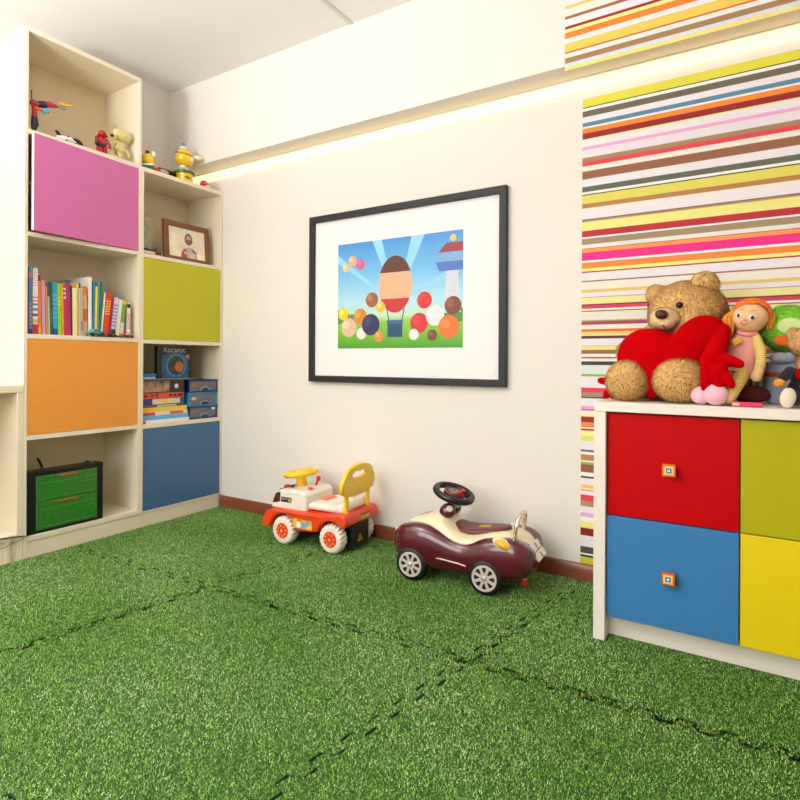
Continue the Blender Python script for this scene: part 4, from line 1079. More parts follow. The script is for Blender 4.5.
for x in (-.152, .148):
    truck_wheel(x, -.098, 1); truck_wheel(x, .098, -1)
cabp = [(-.262, .166), (-.255, .186), (-.240, .212), (-.222, .246), (-.200, .264), (-.17, .270), (-.07, .272), (-.04, .266), (-.026, .248), (-.022, .166)]
cab = MB().prism([(x, -.096, z) for x, z in cabp], (0, .192, 0)).build('cab', whp, tk, .014, seg=3)
brn = mat('tinted_window', (84, 48, 30), .15, var=.5, scale=30)
for s_ in (-1, 1):
    MB().prism([(x, s_ * .0955, z) for x, z in ((-.244, .196), (-.226, .240), (-.208, .253), (-.190, .253), (-.194, .206), (-.215, .2))], (0, s_ * .0015, 0)).build('side_window', brn, cab, .0008)
    g = MB().box(-.188, -.118, s_ * .0955 - .001, s_ * .0955 + .0015, .206, .232).build('panel_sticker', cm((34, 30, 30), .3), cab, .0008)
    MB().box(-.182, -.145, s_ * .0972 - .0005, s_ * .0972 + .0005, .219, .227).build('printed_dials', mat('dial_print', (150, 160, 150), .4, var=.8, scale=120), g, flat=True)
    MB().box(-.138, -.122, s_ * .0972 - .0005, s_ * .0972 + .0005, .211, .227).build('printed_badge', mat('gold_print', (210, 160, 50), .4, var=.5, scale=120), g, flat=True)
wv_ = [(-.253, .192), (-.214, .258)]
MB().prism([(-.2565, -.075, .190), (-.2565, .075, .190), (-.2195, .070, .2585), (-.2195, -.070, .2585)], (-.004, 0, .003)).build('windscreen', brn, cab, .002)
MB().ell((-.195, -.05, .274), (.017, .017, .008)).build('red_light', cm((214, 30, 34), .25, coat=.4), cab)
MB().ell((-.195, .05, .274), (.017, .017, .008)).build('red_light', cm((214, 30, 34), .25, coat=.4), cab)
MB().box(-.165, -.148, -.062, -.042, .272, .284).build('switch', cm((40, 44, 70), .4), cab, .003)
MB().ell((-.055, -.035, .273), (.014, .014, .005)).build('button', cm((226, 80, 40), .3), cab)
# steering wheel
sw = MB().lathe([(.026, 0), (.024, .05), (.022, .064), (.0001, .064)], (-.148, 0, .268), Euler((0, -.12, 0)), 20).build('steering_column', yp_, tk)
MB().box(-.178, -.170, -.006, .006, .292, .312).build('logo_patch', cm((190, 120, 40), .4), sw, .001)
stw = MB().torus((-.152, 0, .334), .072, .0135, Euler((0, -.10, 0)), 44, 12).build('steering_wheel', yp_, tk)
MB().lathe([(.0001, .012), (.030, .012), (.036, .004), (.036, -.006), (.0001, -.008)], (-.152, 0, .334), Euler((0, -.10, 0)), 28).build('steering_hub', yp_, stw)
for a in (0, 2 * PI / 3, 4 * PI / 3):
    MB().tube([(-.152 + .03 * math.cos(a), .03 * math.sin(a), .334), (-.152 + .066 * math.cos(a), .066 * math.sin(a), .335)], .008, 10).build('spoke', yp_, stw)
MB().tube([(-.085, .03, .266), (-.070, .03, .300)], [.007, .006], 10).build('gear_lever', cm((214, 30, 34), .3), tk)
MB().ell((-.066, .03, .307), (.012, .010, .014)).build('gear_knob', cm((214, 30, 34), .3), tk)
# seat
seat = MB().prism([(x, -.088, z) for x, z in ((-.024, .182), (-.022, .215), (.02, .222), (.08, .218), (.12, .214), (.15, .222), (.175, .232), (.195, .226), (.20, .200), (.198, .184))], (0, .176, 0)).build('seat', whp, tk, .016, seg=3)
MB().prism([(.0, -.03, .2225), (.045, -.03, .2215), (.045, .045, .2215), (.0, .045, .2225)], (0, 0, .0008)).build('seat_sticker', cm((226, 110, 60), .4), seat)
# backrest
for s_ in (-1, 1): MB().tube([(.205, s_ * .076, .180), (.207, s_ * .076, .29)], .0105, 14).build('post', yp_, tk)
bo1 = [(-.06, -.062), (-.088, -.048), (-.100, -.02), (-.096, .01), (-.084, .028), (-.078, .05), (-.055, .072), (-.02, .084), (.02, .084), (.055, .072), (.078, .05), (.084, .028), (.096, .01), (.100, -.02), (.088, -.048), (.06, -.062), (.02, -.068), (-.02, -.068)]
ho1 = [(-.050, .026), (-.044, .048), (-.022, .060), (0, .054), (.022, .060), (.044, .048), (.050, .026), (.028, .018), (0, .014), (-.028, .018)]
Tb = Matrix.Translation((.210, 0, .332)) @ Matrix.Rotation(math.radians(5), 4, 'Y') @ Matrix.Diagonal((1, 1.16, .97, 1)) @ Matrix(((0, 0, 1, 0), (1, 0, 0, 0), (0, 1, 0, 0), (0, 0, 0, 1)))
bp = plate('backrest', [bo1, ho1], .022, yp_, tk, .005, Tb)
# embossed face-free pattern of bumps on the back
for q, (a, b) in enumerate(((-.05, -.02), (0, -.028), (.05, -.02))):
    pc_ = Tb @ Vector((a, b, .011)); MB().ell(pc_, (.002, .017, .014)).build('embossed_bump', yp_, bp)
# rear yellow plate, red slot, black support with warning triangle
MB().box(.2375, .2395, -.012, .050, .146, .166).build('rear_sticker', mat('yellow_sticker', (226, 180, 40), .4, var=.3, scale=60), ch, .0005)
MB().box(.2375, .2392, -.012, .050, .166, .172).build('rear_stripe', cm((40, 30, 26), .4), ch, flat=True)
MB().box(.17, .215, -.02, .04, .196, .1985).build('rear_slot', cm((200, 24, 20), .4), ch, .001)
bs = MB().prism([(.205, -.055, .13), (.205, .055, .13), (.200, .06, .012), (.200, -.06, .012)], (.028, 0, 0)).build('rear_support', mat('black_support', (24, 22, 22), .4), tk, .005)
tri = [(-.017, -.016), (.017, -.016), (0, .020)]; tin = [(-.009, -.011), (.009, -.011), (0, .009)]
plate('warning_triangle', [tri, tin], .001, cm((220, 176, 40), .4), bs, T=Matrix.Translation((.2325, -.01, .06)) @ Matrix(((0, 0, 1, 0), (1, 0, 0, 0), (0, 1, 0, 0), (0, 0, 0, 1))))

# ------------------------------------------------------------------ ride-on car
cr_ = thing('ride_on_car', 'maroon and cream ride-on toy car with black steering wheel', 'ride-on toy', (-1.02, 2.195, 0), rotz=math.radians(4))
mar = mat('maroon_plastic', (84, 13, 32), .16, var=.03, coat=.6); crp = mat('cream_plastic', (238, 226, 188), .3, var=.015, coat=.2)
blp = mat('black_rubber', (11, 10, 10), .5, var=.08)
sec = [(-.318, .040, .100, .150), (-.308, .085, .085, .178), (-.285, .118, .074, .206), (-.25, .136, .066, .226), (-.20, .146, .060, .237), (-.15, .147, .056, .238), (-.10, .141, .050, .222), (-.05, .134, .048, .198), (0, .130, .048, .182), (.04, .131, .048, .182), (.08, .137, .050, .200), (.12, .146, .054, .218), (.17, .148, .058, .224), (.21, .148, .062, .230), (.25, .147, .068, .224), (.278, .138, .076, .208), (.298, .116, .086, .188), (.310, .07, .1, .165)]


def msec(x, w_, zb, zt):
    hlf = [(.0, zb), (.55 * w_, zb), (.88 * w_, zb + .006), (w_, zb + (zt - zb) * .28), (1.0 * w_, zb + (zt - zb) * .52), (.965 * w_, zb + (zt - zb) * .75), (.88 * w_, zb + (zt - zb) * .93), (.74 * w_, zt), (.55 * w_, zt - .004), (.3 * w_, zt - .012), (0, zt - .014)]
    return [(x, y, z) for y, z in hlf] + [(x, -y, z) for y, z in hlf[-2:0:-1]]


bd = MB().loft([msec(*q) for q in sec]).build('body', mar, cr_, sub=2)
bake(bd)
cut = MB()
for x in (-.196, .128):
    for s_ in (-1, 1):
        cut.lathe([(.0001, 0), (.083, 0), (.083, .09), (.0001, .09)], (x, s_ * .082, .068), Euler((-PI / 2 * s_, 0, 0)), 40)
cu = cut.build('cutter', blp)
q = bd.modifiers.new('arch', 'BOOLEAN'); q.operation = 'DIFFERENCE'; q.object = cu; q.solver = 'EXACT'
bake(bd); bpy.data.objects.remove(cu); smooth(bd, 38)
bd.data.materials.clear(); bd.data.materials.append(mar)
# cream upper shell
top = [(-.262, .030, .214, .218), (-.235, .050, .226, .232), (-.19, .076, .236, .246), (-.15, .090, .236, .262), (-.115, .098, .228, .284), (-.085, .102, .216, .282), (-.06, .106, .206, .252), (-.02, .112, .190, .216), (.02, .115, .184, .204), (.06, .112, .190, .210), (.10, .102, .206, .222), (.15, .092, .220, .234), (.20, .084, .222, .236), (.245, .078, .210, .222), (.27, .066, .196, .206), (.288, .05, .180, .188)]


def tsec(x, w_, ze, zm):
    a = [(-w_, ze - .016), (-w_, ze), (-.86 * w_, ze + (zm - ze) * .55), (-.6 * w_, ze + (zm - ze) * .86), (-.3 * w_, zm), (0, zm)]
    return [(x, y, z) for y, z in a] + [(x, -y, z) for y, z in a[-2::-1]] + [(x, .6 * w_, ze - .02), (x, -.6 * w_, ze - .02)]


MB().loft([tsec(*q) for q in top]).build('upper_shell', crp, cr_, sub=2)
# seat pad
sp_ = [(x, y) for x, y in [(-.045, 0), (-.04, .035), (-.01, .058), (.04, .064), (.10, .060), (.15, .05), (.185, .03), (.195, 0)]]
sp_ = sp_ + [(x, -y) for x, y in sp_[-2:0:-1]]
def seatz(x): return .213 + .022 * max(0, (x - .02) / .15) ** 1.3 + .022 * max(0, (-x - .0) / .045)
rings = []
for k, (sc_, dz) in enumerate(((1, -.008), (1.0, .003), (.95, .008), (.8, .010), (.5, .010), (.2, .009))):
    rings.append([(.07 + (x - .07) * sc_, y * sc_, seatz(.07 + (x - .07) * sc_) + dz) for x, y in sp_])
sd = MB().loft(rings).build('seat', mat('maroon_pad', (104, 40, 44), .38, var=.06, scale=60), cr_, ang=60)
MB().prism([(.055, -.012, .2265), (.105, -.012, .2335), (.105, .020, .2335), (.055, .020, .2265)], (0, 0, .0012)).build('seat_sticker', mat('yellow_label', (214, 180, 50), .5, var=.15), sd)
# dashboard pod, column and steering wheel
MB().ell((-.078, -.030, .282), (.036, .038, .032), Euler((.25, -.35, 0))).build('dash_pod', mar, cr_)
MB().ell((-.078, .034, .282), (.036, .038, .032), Euler((-.25, -.35, 0))).build('dash_pod', mar, cr_)
for s_ in (-1, 1):
    MB().lathe([(.0001, .004), (.010, .004), (.014, .001), (.014, -.004), (.0001, -.004)], (-.0565, s_ * .036 - .022, .300 + .0), Euler((.75, .6, 0)), 24).build('gauge', cm((220, 210, 200), .2, coat=.5), cr_)
cl = MB().tube([(-.075, 0, .285), (-.072, 0, .318), (-.068, 0, .340)], [.017, .0145, .016], 16).build('steering_column', blp, cr_)
se = Euler((.06, .30, 0))
stw = MB().torus((-.062, 0, .352), .079, .0145, se, 48, 14).build('steering_wheel', mat('black_wheel', (15, 15, 16), .35, var=.05), cr_)
hb_ = MB().lathe([(.0001, .011), (.034, .011), (.044, .006), (.046, -.004), (.030, -.012), (.0001, -.012)], (-.062, 0, .350), se, 36).build('steering_hub', mat('hub_grey', (46, 40, 42), .4), stw)
MB().torus((-.0605, 0, .3590), .040, .0035, se, 36, 8).build('hub_ring', cm((150, 30, 36), .35), hb_)
MB().lathe([(.0001, .003), (.024, .003), (.026, 0), (.0001, 0)], (-.0605, 0, .3610), se, 28).build('horn_pad', mat('horn_print', (110, 100, 96), .4, var=.5, scale=90), hb_)
for a in (.5, PI - .5, 3 * PI / 2):
    c_ = Matrix.Translation((-.062, 0, .351)) @ se.to_matrix().to_4x4()
    MB().tube([c_ @ Vector((.042 * math.cos(a), .042 * math.sin(a), 0)), c_ @ Vector((.076 * math.cos(a), .076 * math.sin(a), 0))], .0085, 10).build('spoke', blp, stw)
MB().lathe([(.009, 0), (.009, .010), (.0001, .012)], (-.030, -.012, .356), se, 16).build('red_button', cm((214, 24, 34), .3), stw)
MB().lathe([(.009, 0), (.009, .010), (.0001, .012)], (-.028, .020, .356), se, 16).build('red_button', cm((214, 24, 34), .3), stw)


def car_wheel(x, y, s_):
    t = MB().lathe([(.040, .022), (.054, .025), (.064, .023), (.0695, .014), (.070, 0), (.0695, -.014), (.064, -.023), (.054, -.025), (.03, -.022)], (x, y, .0702), Euler((PI / 2 * s_, 0, 0)), 48).build('wheel', blp, cr_, ang=60)
    MB().lathe([(.0001, .0), (.050, .0), (.050, .004), (.0001, .004)], (x, y - s_ * .0185, .0702), Euler((PI / 2 * s_, 0, 0)), 40).build('rim_back', cm((8, 8, 8), .6), t)
    holes = []
    for k in range(8):
        a0 = 2 * PI * k / 8; da = .27
        holes.append([(.019 * math.cos(a0 - .16), .019 * math.sin(a0 - .16)), (.0415 * math.cos(a0 - da), .0415 * math.sin(a0 - da)), (.0445 * math.cos(a0), .0445 * math.sin(a0)), (.0415 * math.cos(a0 + da), .0415 * math.sin(a0 + da)), (.019 * math.cos(a0 + .16), .019 * math.sin(a0 + .16))])
    T_ = Matrix.Translation((x, y - s_ * .0245, .0702)) @ Euler((PI / 2 * s_, 0, 0)).to_matrix().to_4x4()
    h = plate('hubcap', [circ(.0505, 48)] + holes, .005, mat('hubcap_silver', (226, 214, 206), .3, metal=.25, var=.02), t, .0008, T_, 1)
    MB().ell((x, y - s_ * .0275, .0702), (.011, .005, .011)).build('hub_centre', mat('hub_centre', (210, 196, 188), .25, metal=.4, var=.02), h)


for x in (-.196, .128):
    car_wheel(x, -.125, 1); car_wheel(x, .125, -1)
MB().tube([(-.196, -.10, .0702), (-.196, .10, .0702)], .006, 8).build('axle', cm((120, 120, 120), .4, metal=.8), cr_)
MB().tube([(.128, -.10, .0702), (.128, .10, .0702)], .006, 8).build('axle', cm((120, 120, 120), .4, metal=.8), cr_)
# chrome handle, lamps, plate, trims
chm = mat('chrome', (236, 226, 206), .08, metal=1., var=.01)
MB().tube([(.225, -.062, .222), (.230, -.062, .262), (.236, -.054, .288), (.241, -.030, .306), (.243, 0, .311), (.241, .030, .306), (.236, .054, .288), (.230, .062, .262), (.225, .062, .222)], .0085, 14).build('push_handle', chm, cr_, ang=80)
for s_ in (-1, 1):
    e = Euler((-.75 * s_, .55, -.55 * s_))
    lp = MB().ell((.190, s_ * .118, .204), (.044, .024, .024), Euler((-.6 * s_, .25, .25 * s_))).build('lamp_surround', crp, cr_)
    MB().ell((.1925, s_ * .1245, .2055), (.037, .020, .020), Euler((-.6 * s_, .25, .25 * s_))).build('amber_lens', mat('amber_lens', (238, 164, 10), .12, var=.3, scale=60, coat=.6), lp)
    MB().tube([(-.088, s_ * .1355, .112), (-.04, s_ * .1355, .109), (.01, s_ * .133, .104), (.045, s_ * .1335, .099)], .0028, 8).build('side_trim', cm((230, 214, 200), .35), cr_)
fr_ = MB().ell((-.296, -.072, .186), (.010, .016, .012), Euler((0, .5, .6))).build('nose_highlight', cm((226, 214, 200), .15, coat=.5), cr_)  # highlight on the glossy nose, built in as pale beads
MB().ell((-.296, .072, .186), (.010, .016, .012), Euler((0, .5, -.6))).build('nose_highlight', cm((226, 214, 200), .15, coat=.5), cr_)
f = lambda t, y, e=0.: Vector((.275 + .040 * t + e * .8, y, .190 - .056 * t + e * .55))
pl_ = MB().prism([f(0, -.058), f(0, .058), f(1, .055), f(1, -.055)], f(0, 0, .012) - f(0, 0)).build('rear_plate', whp, cr_, .004)
for y0, y1, t0, t1 in ((-.004, .004, .05, .42), (-.004, .004, .66, .95), (-.034, .034, .45, .50)):
    MB().prism([f(t0, y0, .0122), f(t0, y1, .0122), f(t1, y1, .0122), f(t1, y0, .0122)], (.0006, 0, .0005)).build('plate_mark', cm((40, 34, 34), .4), pl_, flat=True)
MB().lathe([(.008, 0), (.013, .004), (.013, .02), (.008, .024)], (.262, -.055, .036), None, 16).build('tow_knob', cm((222, 40, 30), .3), cr_)
MB().ell((.262, -.055, .062), (.009, .009, .007)).build('knob_cap', cm((230, 214, 190), .4), cr_)
MB().box(.18, .262, -.05, .05, .060, .09).build('rear_underside', blp, cr_, .004)

# ------------------------------------------------------------------ toys on the upper shelves
zT = 1.9873; zL = 1.9694 + .0126
zL = ZS[4][1] - .005 + .0003
def sp3(u, v, X): return S(u, v, X)
XT = -2.885
# action figure: one continuous body lunging to the side
fg = thing('action_figure', 'red and navy toy action figure lunging with a yellow blade on the top shelf', 'toy figure', (XT, S(37, 130, XT).y, zT), world=True)
q = lambda u, v, dx=0.: S(u, v, XT + dx)
L = [(q(33.5, 103), .0165, None)]
limb(L, [q(36, 104), q(42, 104.5)], [.012, .0135], 5); limb(L, [q(42, 104.5), q(49, 104.5), q(56, 106)], [.015, .014, .010], 6)
limb(L, [q(34, 107), q(34.5, 114), q(34.5, 121), q(33.5, 128.5)], [.010, .012, .014, .009], 7)
blob('body', L, cm((186, 34, 40), .45), fg, .003, 2)
nv = cm((26, 32, 70), .45)
L = []; limb(L, [q(39.5, 104.3), q(44, 104.6)], [.0155, .0165], 4); blob('vest', L, nv, fg, .003, 2)
L = []; limb(L, [q(34.4, 118), q(34.8, 124), q(33.8, 129.3)], [.014, .017, .011], 6); blob('trousers', L, nv, fg, .003, 2)
MB().ell(q(33.2, 102.0, .004), (.014, .011, .010)).build('visor', cm((90, 110, 150), .3), fg)
L = []; limb(L, [q(56, 104.5), q(62, 107.5)], [.0115, .010], 4); L.append((q(64, 108), (.012, .011, .012), None)); blob('boot', L, cm((150, 148, 156), .45), fg, .003, 2)
MB().prism([q(59, 102, .01), q(66, 104, .01), (q(74, 104.6, .01)), (q(74.3, 106, .01)), q(67, 107, .01), q(59.5, 105, .01)], (.006, 0, 0)).build('blade', cm((238, 170, 24), .4), fg, .0015)
mb = MB(); mb.T = Matrix.Translation(q(45.5, 111, .012)) @ Matrix.Rotation(.4, 4, 'X')
mb.box(-.009, .009, -.013, .013, -.011, .011).build('shield', cm((70, 160, 200), .4), fg, .003)
L = []; limb(L, [q(35, 108, .01), q(40, 110, .012), q(44, 110.5, .012)], [.006, .007, .006], 5); blob('arm', L, cm((214, 90, 60), .45), fg, .0025, 2)
MB().tube([q(31.6, 90), q(31.8, 104)], .0025, 6).build('staff', bk, fg)

# white and black toy glider
gl = thing('toy_plane', 'white and black toy plane lying on the top shelf of the tall bookcase', 'toy plane', (XT, S(68, 140, XT).y, zT), world=True)
y0 = S(56, 135, XT).y; y1 = S(81, 145, XT).y; yc = (y0 + y1) / 2
wp = cm((232, 230, 228), .35)
L = []; limb(L, [(XT, y0 + .01, zT + .020), (XT, yc, zT + .024), (XT, y1 - .01, zT + .014)], [.010, .017, .009], 8)
blob('fuselage', L, wp, gl, .003, 3, clip=zT)
MB().prism([(XT - .055, yc - .02, zT + .012), (XT + .030, yc - .01, zT + .010), (XT + .030, yc + .022, zT + .010), (XT - .055, yc + .012, zT + .012)], (0, 0, .006)).build('wing', wp, gl, .002)
MB().prism([(XT - .002, y0 + .012, zT + .018), (XT - .002, y0 - .006, zT + .05), (XT - .002, y0 + .008, zT + .052), (XT - .002, y0 + .034, zT + .026)], (.005, 0, 0)).build('tail_fin', bk, gl, .0012)
MB().ell((XT + .004, yc + .035, zT + .028), (.013, .028, .011)).build('canopy', cm((26, 24, 26), .15), gl)
MB().ell((XT + .012, y1 - .008, zT + .016), (.008, .012, .012)).build('nose', bk, gl)
MB().ell((XT + .010, yc - .008, zT + .034), (.006, .007, .006)).build('red_dot', cm((206, 40, 60), .4), gl)
for dy in (-.02, .03): MB().lathe([(.0001, -.004), (.007, -.004), (.007, .004), (.0001, .004)], (XT + .018, yc + dy, zT + .0072), Euler((0, PI / 2, 0)), 14).build('wheel', bk, gl)

# small red robot
rbp = S(101.5, 150, -2.88); rt_ = thing('toy_robot', 'small red toy robot beside the pale skull toy on the top shelf', 'toy robot', (-2.88, rbp.y, zT), world=True)
rd = cm((176, 26, 40), .35); y = rbp.y
MB().box(-2.895, -2.865, y - .020, y + .020, zT + .052, zT + .088).build('torso', rd, rt_, .006)
MB().ell((-2.88, y + .004, zT + .108), (.019, .020, .021)).ell((-2.88, y + .004, zT + .101), (.024, .026, .008)).build('helmet', rd, rt_)
for s_ in (-1, 1):
    L = []; limb(L, [(-2.88, y + s_ * .024, zT + .080), (-2.866, y + s_ * .033, zT + .06), (-2.858, y + s_ * .03, zT + .045)], [.011, .009, .010], 4)
    blob('arm', L, rd, rt_, .003, 2)
    lg = MB().prism([(-2.89, y + s_ * .014 - .010, zT + .0), (-2.858, y + s_ * .014 - .010, zT), (-2.862, y + s_ * .014 - .010, zT + .018), (-2.87, y + s_ * .014 - .010, zT + .05), (-2.89, y + s_ * .014 - .010, zT + .05)], (0, .020, 0)).build('leg', rd, rt_, .003)
MB().ell((-2.856, y - .036, zT + .044), .012).build('fist', cm((30, 26, 28), .4), rt_)
MB().box(-2.896, -2.863, y - .017, y + .017, zT + .044, zT + .054).build('belt', cm((60, 58, 70), .4), rt_, .002)

# pale skull toy: long skull with open jaw on a crouching body
sk = thing('toy_dinosaur_skeleton', 'cream toy skeleton with big long skull on the top shelf', 'toy figure', (-2.90, S(120, 155, -2.90).y, zT), world=True)
bone = mat('bone_plastic', (220, 208, 140), .4, var=.08, scale=60)
q = lambda u, v, dx=0.: S(u, v, -2.90 + dx)
L = [(q(121.5, 136), (.034, .038, .033), None), (q(117, 133.5), (.028, .026, .026), None), (q(126, 138), (.03, .028, .028), None)]
limb(L, [q(115, 136, .01), q(109, 140, .014)], [.016, .009], 5)
blob('skull', L, bone, sk, .004, 4)
MB().ell(q(112.2, 135.4, .036), (.006, .011, .009), Euler((.5, 0, 0))).build('eye_socket', cm((30, 22, 16), .5), sk)
L = []; limb(L, [q(116, 142, .008), q(109, 143.5, .018), q(105.5, 142.5, .02)], [.011, .009, .006], 6); blob('jaw', L, bone, sk, .0035, 3)
L = [(q(117.5, 150), (.026, .028, .026), None)]
limb(L, [q(117, 142), q(118, 149)], [.014, .02], 4)
limb(L, [q(121, 150, .01), q(127, 152.5, .014), q(129, 157, .016)], [.014, .012, .009], 5); limb(L, [q(114, 149, .01), q(111.5, 153, .02)], [.012, .010], 4)
limb(L, [q(119, 152, .02), q(120, 156, .024)], [.011, .009], 4)
bb = blob('body', L, bone, sk, .004, 3, clip=zT)
for k in range(3): MB().tube([q(114 + k * 2, 146.5 + k * .6, .030), q(117 + k * 2, 149 + k * .6, .033), q(118 + k * 2, 152 + k * .5, .028)], .003, 8).build('rib', bone, bb)

# low bookcase top: yellow candy jar, little yellow toy, red box, red bead
yel_ = mat('yellow_gloss', (240, 196, 14), .18, var=.04, coat=.5); grn = cm((30, 110, 50), .3); wht = cm((240, 236, 228), .35)
cd = thing('candy_dispenser', 'yellow ball-shaped candy dispenser on a green-rimmed base on top of the low bookcase', 'dispenser', (-2.90, S(184, 176, -2.90).y, zL), world=True)
y = S(184.5, 176, -2.90).y; zz0 = zL
MB().lathe([(.0001, 0), (.046, 0), (.048, .006), (.046, .04), (.05, .052), (.0001, .052)], (-2.90, y, zz0), None, 36).build('base', yel_, cd)
MB().lathe([(.0001, .052), (.058, .052), (.060, .056), (.060, .062), (.056, .066), (.0001, .066)], (-2.90, y, zz0), None, 36).build('rim', grn, cd)
MB().tube([(-2.895, y - .03, zz0 + .066), (-2.895, y - .022, zz0 + .11)], .0075, 10).build('support', wht, cd)
MB().tube([(-2.895, y + .018, zz0 + .066), (-2.895, y + .012, zz0 + .11)], .0075, 10).build('support', wht, cd)
MB().ell((-2.90, y - .002, zz0 + .150), (.052, .056, .056)).build('ball', yel_, cd)
MB().ell((-2.90, y - .008, zz0 + .208), (.024, .026, .012)).build('lid', wht, cd)
MB().ell((-2.90, y - .008, zz0 + .228), (.009, .010, .016)).build('lid_knob', cm((130, 124, 150), .4), cd)
MB().torus((-2.90, y - .002, zz0 + .172), .049, .0045, Euler((0, .25, 0))).build('band', cm((90, 84, 30), .35), cd)
L = []; limb(L, [(-2.87, y + .040, zz0 + .165), (-2.85, y + .065, zz0 + .162), (-2.858, y + .082, zz0 + .168)], [.011, .013, .015], 5); blob('spout', L, wht, cd, .003, 2)
MB().ell((-2.853, y + .012, zz0 + .142), (.004, .016, .012)).build('white_label', wht, cd)
MB().ell((-2.853, y - .012, zz0 + .025), (.004, .022, .008)).build('grey_label', cm((150, 120, 60), .4), cd)
MB().ell((-2.86, y - .042, zz0 + .078), (.018, .022, .012)).build('white_scoop', wht, cd)

ys_ = S(148.5, 158, -2.885).y
lt = thing('wind_up_toy', 'little yellow egg-shaped toy in a green cup on the low bookcase top', 'toy', (-2.885, ys_, zL), world=True)
MB().ell((-2.885, ys_ - .004, zL + .062), (.032, .036, .042), Euler((.35, 0, 0))).build('egg', yel_, lt)
MB().lathe([(.0001, 0), (.032, 0), (.036, .02), (.030, .03), (.0001, .03)], (-2.885, ys_ - .006, zL), None, 28).build('cup', grn, lt)
MB().torus((-2.885, ys_ - .004, zL + .030), .034, .006, Euler((.2, 0, 0)), 30, 8).build('white_collar', wht, lt)
MB().ell((-2.868, ys_ + .030, zL + .014), (.020, .030, .0135)).build('red_part', cm((206, 60, 40), .35), lt)
MB().ell((-2.872, ys_ + .022, zL + .098), (.010, .013, .018)).build('white_tip', wht, lt)
MB().ell((-2.87, ys_ - .016, zL + .098), (.010, .013, .010)).build('dark_tip', bk, lt)
ym = S(163, 168, -2.88).y
tag(MB().ell((-2.872, ym, zL + .016), (.018, .030, .0155)).build('pebble', cm((176, 172, 186), .35), loc=(-2.872, ym, zL)), 'small grey egg-shaped toy beside the dark red box', 'toy')
ba, bb_ = S(159, 165, -2.95).y, S(177, 172, -2.95).y
bxr = thing('trinket_box', 'dark red and brown box behind the toys on the low bookcase top', 'box', (-2.97, (ba + bb_) / 2, zL), world=True)
MB().box(-3.02, -2.945, ba, bb_ + .03, zL, zL + .052).build('box', mat('dark_wood', (84, 50, 38), .45, var=.3, scale=40), bxr, .002)
MB().box(-3.022, -2.943, ba - .002, bb_ + .032, zL + .0522, zL + .066).build('lid', mat('red_wood', (140, 60, 60), .45, var=.2, scale=40), bxr, .002)
yr = S(204.5, 184, -2.87).y
rb_ = thing('toy_ladybird', 'small red and white ball toy at the right end of the low bookcase top', 'toy', (-2.87, yr, zL), world=True)
MB().ell((-2.87, yr, zL + .024), (.022, .030, .022)).build('shell', cm((206, 44, 44), .25, coat=.4), rb_)
MB().ell((-2.85, yr + .012, zL + .0085), (.012, .02, .008)).build('foot', wht, rb_)
MB().ell((-2.852, yr - .004, zL + .03), (.006, .010, .008)).build('light_spot', cm((226, 130, 120), .3), rb_)

# alcove with framed icon
zA = ZS[3][1] - .005 + .0003
xa = -2.905
i0, i1 = S(164.5, 262, xa).y, S(209, 268, xa).y; izt = S(187, 224, xa).z
icn = thing('icon_frame', 'small wooden framed icon of a bearded haloed figure in the low bookcase', 'picture', (xa - .01, (i0 + i1) / 2, zA), world=True)
h_ = izt - zA; wI = i1 - i0
Tl = Matrix.Translation((xa, (i0 + i1) / 2, zA)) @ Matrix.Rotation(-.07, 4, 'Y') @ Matrix(((0, 0, 1, 0), (1, 0, 0, 0), (0, 1, 0, 0), (0, 0, 0, 1)))
To = Matrix.Translation(-icn.location) @ Tl
wdm = mat('icon_wood', (120, 70, 34), .4, var=.2, scale=30)
e_ = .026
plate('frame', [[(-wI / 2, 0), (wI / 2, 0), (wI / 2, h_), (-wI / 2, h_)], [(-wI / 2 + e_, e_), (wI / 2 - e_, e_), (wI / 2 - e_, h_ - e_), (-wI / 2 + e_, h_ - e_)]], .022, wdm, icn, .003, To)
icp = plate('icon_print', [[(-wI / 2 + e_ - .003, e_ - .003), (wI / 2 - e_ + .003, e_ - .003), (wI / 2 - e_ + .003, h_ - e_ + .003), (-wI / 2 + e_ - .003, h_ - e_ + .003)]], .004, mat('icon_gold_ground', (240, 228, 200), .5, var=.18, scale=14), icn, 0, To)
def flat(nm, pts, c, k): plate(nm, [pts], .0006, c if not isinstance(c, tuple) else cm(c, .5, var=.08, scale=60), icp, 0, To @ Matrix.Translation((0, 0, .0024 + .0006 * k)))
xo = .010
flat('halo', circ(.050, 36, xo, h_ * .62), (232, 222, 190), 0)
flat('robe', [(xo - .058, e_), (xo - .052, .06), (xo - .03, .085), (xo - .012, .096), (xo + .012, .096), (xo + .034, .085), (xo + .056, .062), (xo + .062, e_)], (196, 176, 166), 1)
flat('mantle', [(xo - .058, e_), (xo - .052, .06), (xo - .032, .085), (xo - .016, .08), (xo - .014, e_)], (150, 84, 72), 2)
flat('mantle', [(xo + .018, .092), (xo + .034, .085), (xo + .058, .066), (xo + .05, .062), (xo + .024, .076)], (92, 80, 86), 2)
flat('hair', [(xo + .027 * math.cos(t) * (1.1 if math.sin(t) < 0 else 1), h_ * .615 + .036 * math.sin(t)) for t in [2 * PI * i / 28 for i in range(28)]], (112, 96, 92), 2)
flat('face', circ(.0165, 24, xo, h_ * .63), (198, 166, 146), 3)
flat('beard', [(xo - .014, h_ * .60), (xo + .014, h_ * .60), (xo + .009, h_ * .535), (xo, h_ * .515), (xo - .009, h_ * .535)], (124, 100, 92), 4)
flat('hand', circ(.010, 16, xo - .026, e_ + .034), (214, 172, 150), 4)
flat('book', [(xo + .006, e_), (xo + .04, e_), (xo + .044, e_ + .036), (xo + .008, e_ + .034)], (214, 200, 190), 4)
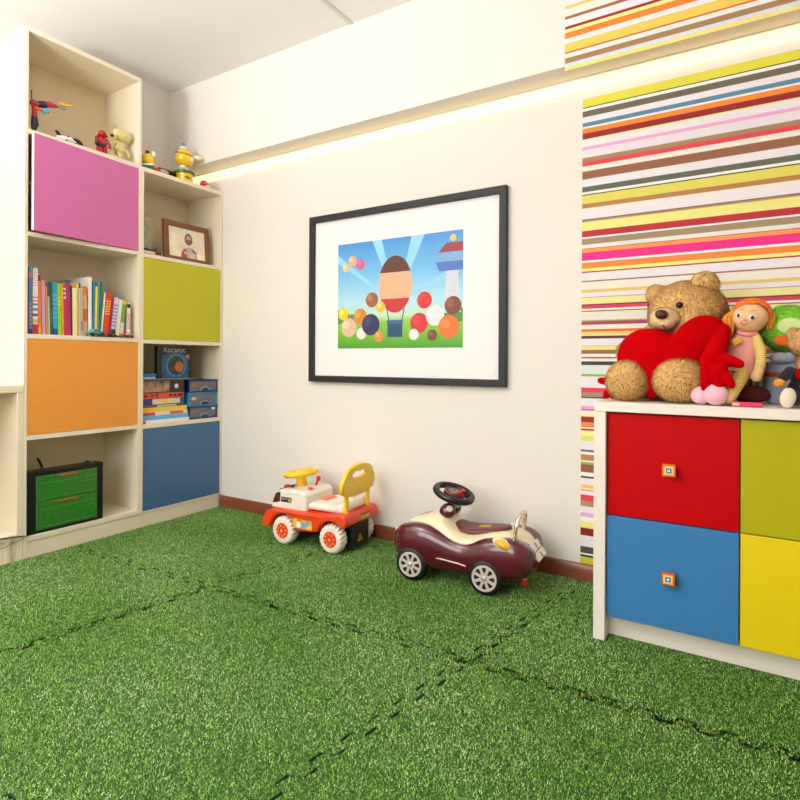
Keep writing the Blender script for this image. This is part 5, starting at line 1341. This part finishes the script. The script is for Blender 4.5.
# statuette and trinkets at the left of the alcove
yv = S(146, 240, -2.92).y
stt = thing('statuette', 'pale narrow crystal ornament standing left of the icon', 'ornament', (-2.95, S(144.5, 245, -2.95).y, zA + .04), world=True)
y = stt.location.y
crs = mat('grey_stone', (170, 158, 138), .4, var=.25, scale=50)
MB().prism([(-2.965, y - .01, zA + .046), (-2.965, y + .030, zA + .046), (-2.965, y + .038, zA + .13), (-2.965, y + .030, zA + .20), (-2.965, y + .046, zA + .235), (-2.965, y - .01, zA + .245)], (.028, 0, 0)).build('body', crs, stt, .004)
MB().tube([(-2.935, y + .03, zA + .05), (-2.935, y + .044, zA + .14), (-2.935, y + .040, zA + .20)], .003, 8).build('wire', cm((200, 186, 160), .3), stt)
by0, by1 = TY1 + .022, S(155, 250, -2.9).y
tag(MB().box(-3.0, -2.875, by0, by1 + .03, zA, zA + .012).build('wooden_tray', mat('oak_tray', (196, 150, 84), .5, var=.15, scale=30), loc=(-2.94, by0, zA), bevel=.002), 'light wooden tray under the ornament in the low bookcase alcove', 'tray')
tag(MB().box(-2.985, -2.885, by0 + .002, by1 - .008, zA + .0123, zA + .027).build('small_box', cm((226, 222, 216), .4), loc=(-2.93, by0, zA), bevel=.002), 'small white box on the wooden tray under the ornament', 'box')
tag(MB().box(-2.985, -2.887, by0 + .002, by1 - .010, zA + .0273, zA + .0398).build('black_case', bk, loc=(-2.93, by0, zA), bevel=.002), 'flat black case on top of the small white box by the icon', 'case')
yq = by1 + .008
tag(MB().ell((-2.89, yq, zA + .026), (.014, .017, .0135)).ell((-2.89, yq + .012, zA + .022), (.010, .014, .0095)).ell((-2.89, yq - .008, zA + .04), (.008, .008, .014)).build('squirrel_figurine', mat('chestnut_gloss', (112, 62, 44), .35, var=.2, scale=60), loc=(-2.89, yq, zA + .012)), 'tiny brown figurine on the wooden tray beside the icon', 'figurine')

#@@END@@
for o in bpy.data.objects:
    if '_org' in o: del o['_org']
SC.view_settings.view_transform = 'Standard'; SC.view_settings.look = 'None'
SC.view_settings.gamma = 1; SC.view_settings.use_curve_mapping = False
SC.view_settings.exposure = -0.45
SC.render.film_transparent = False
SC.cycles.max_bounces = 10; SC.cycles.diffuse_bounces = 5; SC.cycles.caustics_reflective = False; SC.cycles.caustics_refractive = False
SC.cycles.sample_clamp_indirect = 6
